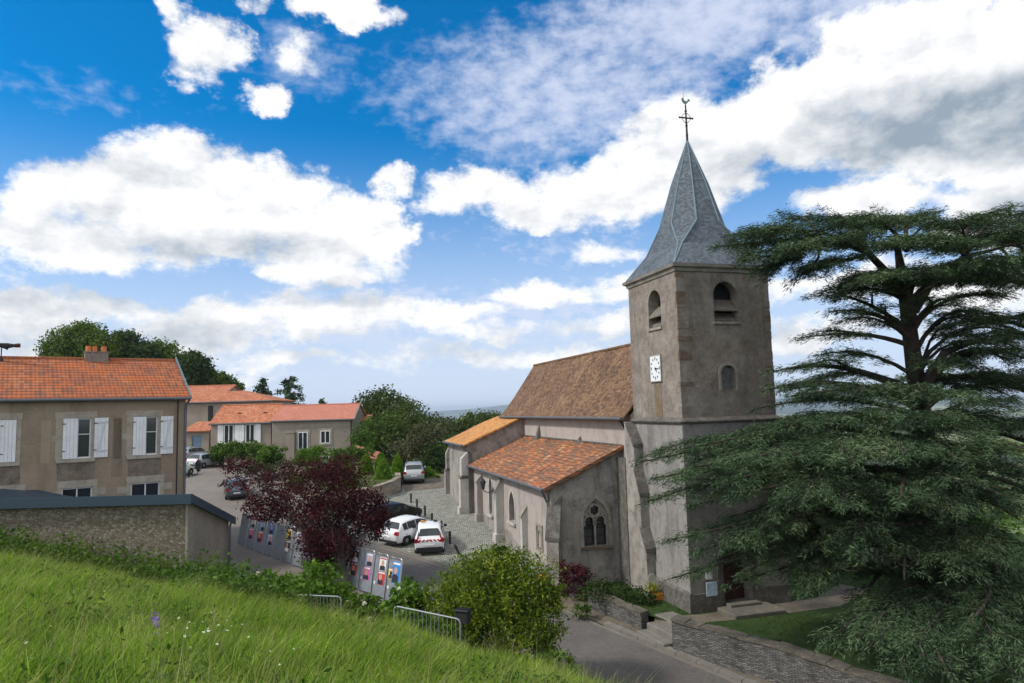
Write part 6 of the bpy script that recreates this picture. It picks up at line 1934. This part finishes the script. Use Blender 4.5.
# broad-leaved weeds and darker tussocks among the grass
wp = bank_points(2600)
wk = np.sin(wp[:, 0] * .8 + 1.3) * np.sin(wp[:, 1] * .55) + RNG.normal(size=len(wp)) * .35 > .55
wp = wp[wk]
wz = bank(wp)
WC = np.repeat(np.stack([wp[:, 0], wp[:, 1], wz], 1), 16, axis=0)
WC = WC + np.stack([RNG.normal(size=len(WC)) * .17, RNG.normal(size=len(WC)) * .17, RNG.uniform(.05, .5, len(WC))], 1)
tag(leaves('weeds', WC, .11, GREEN, None, .7, .42), kind='stuff')
# wild flowers
def flowers():
    P = []
    for (x, y, k, dx) in ((183, 630, 16, .35), (200, 628, 9, .3), (70, 600, 6, .3), (20, 645, 8, .4), (225, 640, 10, .3), (40, 535, 14, .5), (115, 545, 14, .4), (160, 566, 16, .5), (280, 655, 8, .3)):
        # point on the bank along the ray
        d = ray(x, y)
        for s in np.arange(8, 40, .1):
            pt = d * s / d[1]
            if pt[2] + EYE < bank([(pt[0], pt[1])])[0] + .55:
                break
        P.append(np.array([pt[0], pt[1], pt[2] + EYE]) + RNG.normal(size=(k, 3)) * (dx, .3, .08))
    o = leaves('wildflowers', np.concatenate(P), .045, WHITEF, None, 1.2, .9)
    tag(o, kind='stuff')
    P = []
    for (x, y) in ((155, 620), (157, 624), (154, 617)):
        d = ray(x, y)
        for s in np.arange(8, 40, .1):
            pt = d * s / d[1]
            if pt[2] + EYE < bank([(pt[0], pt[1])])[0] + .5:
                break
        P.append(np.array([pt[0], pt[1], pt[2] + EYE]) + RNG.normal(size=(14, 3)) * (.03, .03, .07))
    tag(leaves('wildflowers', np.concatenate(P), .06, PURPLE, None, .8, .8), kind='stuff')
flowers()

# ------------------------------------------------------------------ cedars
def cedar(label, base, trunk, boughs, dens=1.0, tr=.42, nw=1.0, leaders=()):
    t = thing('cedar_tree', label, 'tree', base)
    o = np.array(base, float)
    tp = [np.array(p, float) for p in trunk]
    mb = MB()
    mb.tube(tp, [tr * (1 - .78 * i / (len(tp) - 1)) for i in range(len(tp))], 12)
    for ld in leaders:
        mb.tube([p - o for p in ld], [.2 - .15 * k_ / (len(ld) - 1) for k_ in range(len(ld))], 9)
    tk = mb.build('trunk', M['bark'], t, True)
    def trunk_at(z):
        for a, b in zip(tp[:-1], tp[1:]):
            if a[2] <= z <= b[2]:
                u = (z - a[2]) / (b[2] - a[2]); return a + (b - a) * u
        return tp[-1] if z > tp[-1][2] else tp[0]
    BL = []        # twig bases and directions
    def spray(lm, ctr, Lh, wid, u0, zz0=0):
        n = len(ctr)
        u = np.linspace(0, 1, n)
        m = max(4, int(Lh / .2 * dens * (1.15 if zz0 > 12.2 else .75 if zz0 > 7.4 else 1)))
        us = np.sort(RNG.uniform(u0, 1.0, m))
        for q, uu in enumerate(us):
            p = np.array([np.interp(uu, u, ctr[:, k]) for k in range(3)])
            k0 = min(n - 2, int(uu * (n - 1)))
            ax = ctr[k0 + 1] - ctr[k0]; ax = ax / np.linalg.norm(ax)
            sgn = 1 if q % 2 else -1
            sd = np.array([-ax[1], ax[0], 0]); sd /= np.linalg.norm(sd) + 1e-9
            ang = R(RNG.uniform(28, 68))
            dr = ax * math.cos(ang) + sd * sgn * math.sin(ang)
            dr[2] += RNG.uniform(-.12, .2)
            ln = wid * (.35 + .85 * math.sin(math.pi * min(.96, .18 + .8 * uu)) ** .8) * RNG.uniform(.5, 1.2)
            if uu > .93: dr = ax; ln *= .8
            e = p + dr * ln; e[2] -= .14 * ln * ln
            if q % 3 == 0:
                lm.tube([tuple(p), tuple(p + dr * ln * .5 - (0, 0, .035 * ln * ln)), tuple(e)], [.016, .011, .005], 4, False)
            k = int(max(3, ln / .1))
            for w_ in np.linspace(.1, 1, k):
                c = p + dr * ln * w_; c[2] -= .14 * (ln * w_) ** 2
                BL.append((c, dr, 1)); BL.append((c, dr, -1))
    for (z0, tip, arch, wid) in boughs:
        tip = np.array(tip, float) - o
        a = trunk_at(z0) if not isinstance(z0, np.ndarray) else z0 - o
        z0 = float(a[2])
        d = tip - a
        Lh = np.linalg.norm(d[:2]) + 1e-6
        n = max(7, int(Lh / .5))
        u = np.linspace(0, 1, n)
        ctr = a[None] + d[None] * u[:, None]
        ctr[:, 2] = a[2] + d[2] * (1 - (1 - u) ** 2.3) + arch * .62 * (np.sin(np.pi * np.minimum(1, u * 1.02)) ** .8) * (1 - .25 * u)
        side0 = np.array([-d[1], d[0], 0]) / Lh
        wob = RNG.normal(size=2) * .05 * Lh
        ctr += side0 * (np.sin(u * 3.1) * wob[0] + np.sin(u * 6.2) * wob[1] * .5)[:, None]
        r0 = min(.13, .017 * Lh + .02) * (1.35 if RNG.uniform() < .15 else 1)
        lm = MB().tube([tuple(p) for p in ctr], list(r0 * (1 - .9 * u) + .008), 7)
        spray(lm, ctr, Lh, wid * .85, .2, z0)
        for sg in (1, -1):
            uf = RNG.uniform(.32, .55)
            p = np.array([np.interp(uf, u, ctr[:, k]) for k in range(3)])
            lf = Lh * RNG.uniform(.34, .5)
            an = R(RNG.uniform(20, 42)) * sg
            dx, dy = rotv((d[0] / Lh, d[1] / Lh), an)
            uu = np.linspace(0, 1, 6)
            fc = p[None] + np.stack([dx * lf * uu, dy * lf * uu, RNG.uniform(-.25, .3) + 0 * uu], 1) * np.array([1, 1, 0]) 
            zt = ctr[-1, 2] + RNG.uniform(-.25, .35)
            fc[:, 2] = p[2] + (zt - p[2]) * uu * .8 + .12 * lf * np.sin(np.pi * uu) * .6
            lm.tube([tuple(q_) for q_ in fc], list(r0 * .5 * (1 - .9 * uu) + .006), 5)
            spray(lm, fc, lf, wid * .75, .15, z0)
        lm.build('limb', M['bark'], tk, True)
    C = np.array([b[0] for b in BL]); D = np.array([b[1] for b in BL]); S2 = np.array([b[2] for b in BL], float)
    n = len(C)
    hz_ = np.stack([-D[:, 1], D[:, 0], np.zeros(n)], 1)
    V = []
    for rep in range(5):
        ang = np.radians(RNG.uniform(12, 75, n))[:, None] * S2[:, None]
        dr = unit(D * np.cos(ang) + unit(hz_) * np.sin(ang) + RNG.normal(size=(n, 3)) * (.2, .2, .26) + np.array([0, 0, -.08 - .16 * (rep % 2)]))
        ln = RNG.uniform(.10, .25, (n, 1))
        wv = unit(np.cross(dr, np.array([0, 0, 1.0]) + RNG.normal(size=(n, 3)) * .7)) * RNG.uniform(.009, .017, (n, 1)) * nw
        c = C + RNG.normal(size=(n, 3)) * (.08, .08, .075)
        V.append(np.stack([c - wv * .5, c + dr * ln * .45 - wv, c + dr * ln + np.array([0, 0, -.02]), c + dr * ln * .45 + wv], 1))
    V = np.concatenate(V).reshape(-1, 3)
    print('cedar blades', len(V) // 4)
    fastmesh('crown', V, np.arange(len(V)).reshape(-1, 4), CEDAR, t)
    return t
def bg(px, py, Y):
    return aty(px, py, Y)
def cedar_one():
    base = (16.1, 27.0, LZ)
    tr = [(0, 0, -.4), (-.15, 0, 3), (-.4, 0, 6.5), (-.62, 0, 10), (-.72, .05, 12.6), (-.78, .1, 13.8), (-.85, .1, 14.6)]
    B = []
    # (height on the trunk, tip seen at pixel / depth, arch, spray half-width)
    LA, LB, LC, LD, LE = (868, 252, 26.7), (820, 237, 26.5), (906, 250, 27), (965, 256, 27), (1000, 247, 27.4)
    T0 = (908, 302, 27)
    up_ = []
    for st_, tips in ((LA, [(800, 230, 24.5), (830, 219, 28), (850, 217, 25.4), (795, 252, 28.5), (815, 264, 24.2), (845, 238, 23.6), (840, 226, 30)]),
                      (LB, [(722, 246, 26), (744, 259, 24.8), (735, 238, 28), (765, 230, 25.2), (770, 264, 27.5), (790, 223, 28), (758, 270, 26), (800, 276, 25.2), (785, 246, 23.8)]),
                      (LC, [(880, 220, 25), (910, 222, 29), (935, 222, 26), (870, 230, 30), (930, 234, 23.5), (892, 240, 23.2), (905, 217, 27.4)]),
                      (LD, [(958, 223, 25), (985, 219, 29), (940, 242, 24), (1002, 236, 25), (1012, 223, 28), (975, 264, 23.5), (1000, 276, 25), (940, 229, 30.5)]),
                      (LE, [(1040, 224, 26), (1056, 250, 28), (1036, 270, 25.5), (1038, 240, 30), (1030, 228, 24)])):
        for tp_ in tips:
            up_.append((tp_, st_, .28, 1.25))
    for tp_ in ((858, 276, 25), (846, 287, 28), (930, 272, 23.5), (960, 273, 24.5), (1000, 283, 27), (888, 274, 22.8), (1012, 264, 24), (830, 296, 26)):
        up_.append((tp_, T0, .6, 1.2))
    mid_ = [((800, 338, 26), 11.0, .35, .8), ((828, 312, 24.6), 11.2, .4, .8), ((840, 322, 28.6), 11.2, .4, .8), ((1000, 318, 28), 10.6, 1.0, 1.2), ((1022, 336, 26), 10.0, 1.1, 1.2), ((1010, 396, 29), 8.4, 1.0, 1.3), ((962, 386, 28), 8.8, .8, 1.2), ((1032, 362, 30), 9.2, 1.2, 1.3), ((1000, 424, 28), 7.8, .9, 1.3), ((1032, 430, 26), 7.8, 1.0, 1.3), ((836, 296, 25), 11.6, .4, 1.0), ((815, 356, 27.4), 9.8, .5, 1.0), ((968, 338, 27.6), 9.4, 1.3, .9), ((1005, 362, 28), 9.0, 1.4, 1.1), ((762, 392, 25.6), 8.5, .9, 1.2), ((1024, 350, 25), 9.4, 1.2, 1.1), ((985, 322, 25.6), 10.6, .9, .8), ((1010, 300, 27.6), 11.4, .8, 1.0), ((1000, 346, 24.8), 9.8, .8, .9), ((950, 300, 23.8), 11.6, .5, 1.0),
            ((772, 372, 26.6), 9.0, .7, 1.1), ((790, 396, 24.6), 8.6, .5, 1.2), ((810, 380, 29.4), 9.2, .6, 1.1), ((850, 392, 23.6), 8.6, .4, 1.0), ((940, 366, 24.4), 9.0, .7, 1.0), ((985, 372, 25.6), 8.9, 1.1, 1.2), ((1020, 384, 27), 8.6, 1.0, 1.3), ((880, 400, 22.8), 8.4, .4, 1.1), ((760, 408, 28), 8.2, .7, 1.2), ((960, 398, 22.6), 8.3, .6, 1.2), ((1010, 410, 23.6), 8.0, .8, 1.3),
            ((775, 430, 24.4), 7.6, .8, 1.4), ((820, 424, 22.8), 7.6, .6, 1.3), ((905, 428, 21.8), 7.6, .5, 1.3), ((980, 436, 21.8), 7.4, .6, 1.4)]
    low = [((700, 446, 25.6), 7.2, 1.1, 1.5), ((640, 462, 26.2), 6.8, 1.3, 1.5), ((655, 478, 25.0), 6.6, 1.2, 1.4), ((690, 468, 23.8), 6.8, 1.1, 1.5), ((735, 460, 22.4), 7.0, .8, 1.5), ((785, 458, 21.6), 7.0, .7, 1.5), ((840, 456, 21.0), 6.8, .6, 1.5), ((905, 456, 20.4), 6.8, .6, 1.5), ((965, 462, 20.6), 6.6, .6, 1.5), ((1025, 470, 22), 6.6, .8, 1.5),
           ((648, 502, 25.4), 5.8, 1.3, 1.4), ((690, 506, 23.6), 5.8, 1.1, 1.4), ((730, 496, 22.0), 6.0, .9, 1.5), ((780, 500, 20.8), 5.8, .8, 1.5), ((840, 508, 20.2), 5.6, .7, 1.5), ((900, 500, 19.8), 5.8, .7, 1.5), ((960, 512, 20.2), 5.5, .7, 1.5), ((1020, 520, 21.4), 5.4, .8, 1.5),
           ((715, 562, 24.8), 4.4, 1.2, 1.1), ((742, 574, 24.0), 4.2, 1.2, 1.0), ((768, 560, 23.2), 4.5, 1.1, 1.1), ((728, 585, 25.0), 4.0, 1.3, .9), ((668, 540, 25.0), 4.8, 1.3, 1.2), ((700, 552, 24.0), 4.6, 1.1, 1.2), ((672, 578, 25.4), 4.2, 1.5, 1.0), ((740, 540, 22.6), 4.9, 1.0, 1.3), ((860, 560, 20.6), 4.6, .9, 1.3), ((905, 580, 20.2), 4.2, 1.0, 1.3), ((950, 560, 20.8), 4.6, .9, 1.3), ((1000, 575, 21), 4.2, 1.0, 1.3),
           ((915, 640, 19.8), 2.9, 1.2, 1.2), ((862, 628, 21.4), 3.2, 1.2, .9), ((965, 625, 19.6), 3.0, 1.1, 1.3), ((1010, 650, 20), 2.6, 1.1, 1.3), ((930, 668, 18.6), 2.3, 1.2, 1.2), ((1020, 610, 22), 3.2, 1.0, 1.3),
           ((915, 690, 18.3), 2.0, 1.3, 1.1), ((960, 690, 17.8), 2.2, 1.2, 1.3), ((1018, 690, 18.4), 2.2, 1.2, 1.3), ((1035, 650, 20), 2.8, 1.1, 1.3), ((985, 655, 19), 2.8, 1.1, 1.3),
           ((760, 530, 22.4), 5.1, .9, 1.3),
           ((800, 470, 31), 6.6, 1.0, 1.4), ((860, 460, 33), 6.8, .8, 1.4), ((940, 470, 33), 6.6, .8, 1.4), ((745, 470, 29), 6.6, 1.1, 1.4)]
    for (q, z0, ar, wd_) in up_ + mid_ + low:
        B.append(((z0 - LZ) if not isinstance(z0, tuple) else bg(*z0), bg(*q), ar, wd_))
    cedar('large spreading cedar with flat layered boughs in front of the church tower', base, tr, B, 1.0, .5, 1.0, [[bg(912, 318, 27), bg(896, 282, 26.9), bg(868, 253, 26.7), bg(845, 243, 26.6), bg(812, 236, 26.5)], [bg(914, 310, 27), bg(935, 276, 27), bg(965, 257, 27), bg(1000, 248, 27.4)], [bg(925, 385, 26.6), bg(945, 352, 26.2), bg(962, 346, 26), bg(985, 338, 25.8)]])
cedar_one()
def cedar_two():
    base = (22.6, 29.5, LZ)
    tr = [(0, 0, -.4), (.05, 0, 4), (-.1, 0, 8), (-.1, 0, 12), (.1, 0, 15.4)]
    B = []
    rg = np.random.default_rng(4)
    for z, k, ln in ((4.0, 6, 6.0), (6.5, 7, 6.5), (8.6, 7, 6.0), (10.8, 7, 5.5), (13.0, 7, 5.6), (14.6, 6, 4.6)):
        for i in range(k):
            a = 2 * math.pi * (i + rg.uniform(0, .7)) / k
            l = ln * rg.uniform(.75, 1.1)
            B.append((z + rg.uniform(-.5, .5), (base[0] + math.cos(a) * l, base[1] + math.sin(a) * l, base[2] + z + rg.uniform(.4, 1.4)), rg.uniform(.2, .7), 1.3))
    cedar('second cedar at the right edge behind the large one', base, tr, B, .8, .45, 1.35)
cedar_two()
# dark trunk behind the lawn and bushes beyond
L = lobes_px([(803, 500, 20, 22, 0), (830, 490, 24, 18, 1), (780, 486, 18, 14, 0), (815, 470, 24, 14, 1)], 43)
p = aty(803, 556, 42)
tree('yew_tree', 'dark tree with a bare trunk at the back of the lawn right of the tower', (p[0], 42, LZ), L, 3200, .2, DARKG, 'bark', .3, None, .3)
for lab, sp, Y in (('sunlit yellow green bush glimpsed below the cedar beyond the lawn wall', [(850, 530, 26, 18, 0), (870, 520, 22, 16, 1), (835, 540, 16, 10, 0)], 50), ('sunlit yellow green bush at the right edge glimpsed below the cedar boughs', [(960, 545, 30, 26, 0), (1000, 530, 30, 22, 1), (1010, 560, 24, 22, 0)], 46),
                   ('yellow blossoming bush showing through the cedar trunk at right', [(900, 445, 14, 6, 0), (920, 438, 10, 5, 0), (1010, 446, 10, 6, 0)], 75)):
    bush('shrub', lab, lobes_px(sp, Y), 2200, .26, YELLOW if 'blossoming' in lab else ELDER)
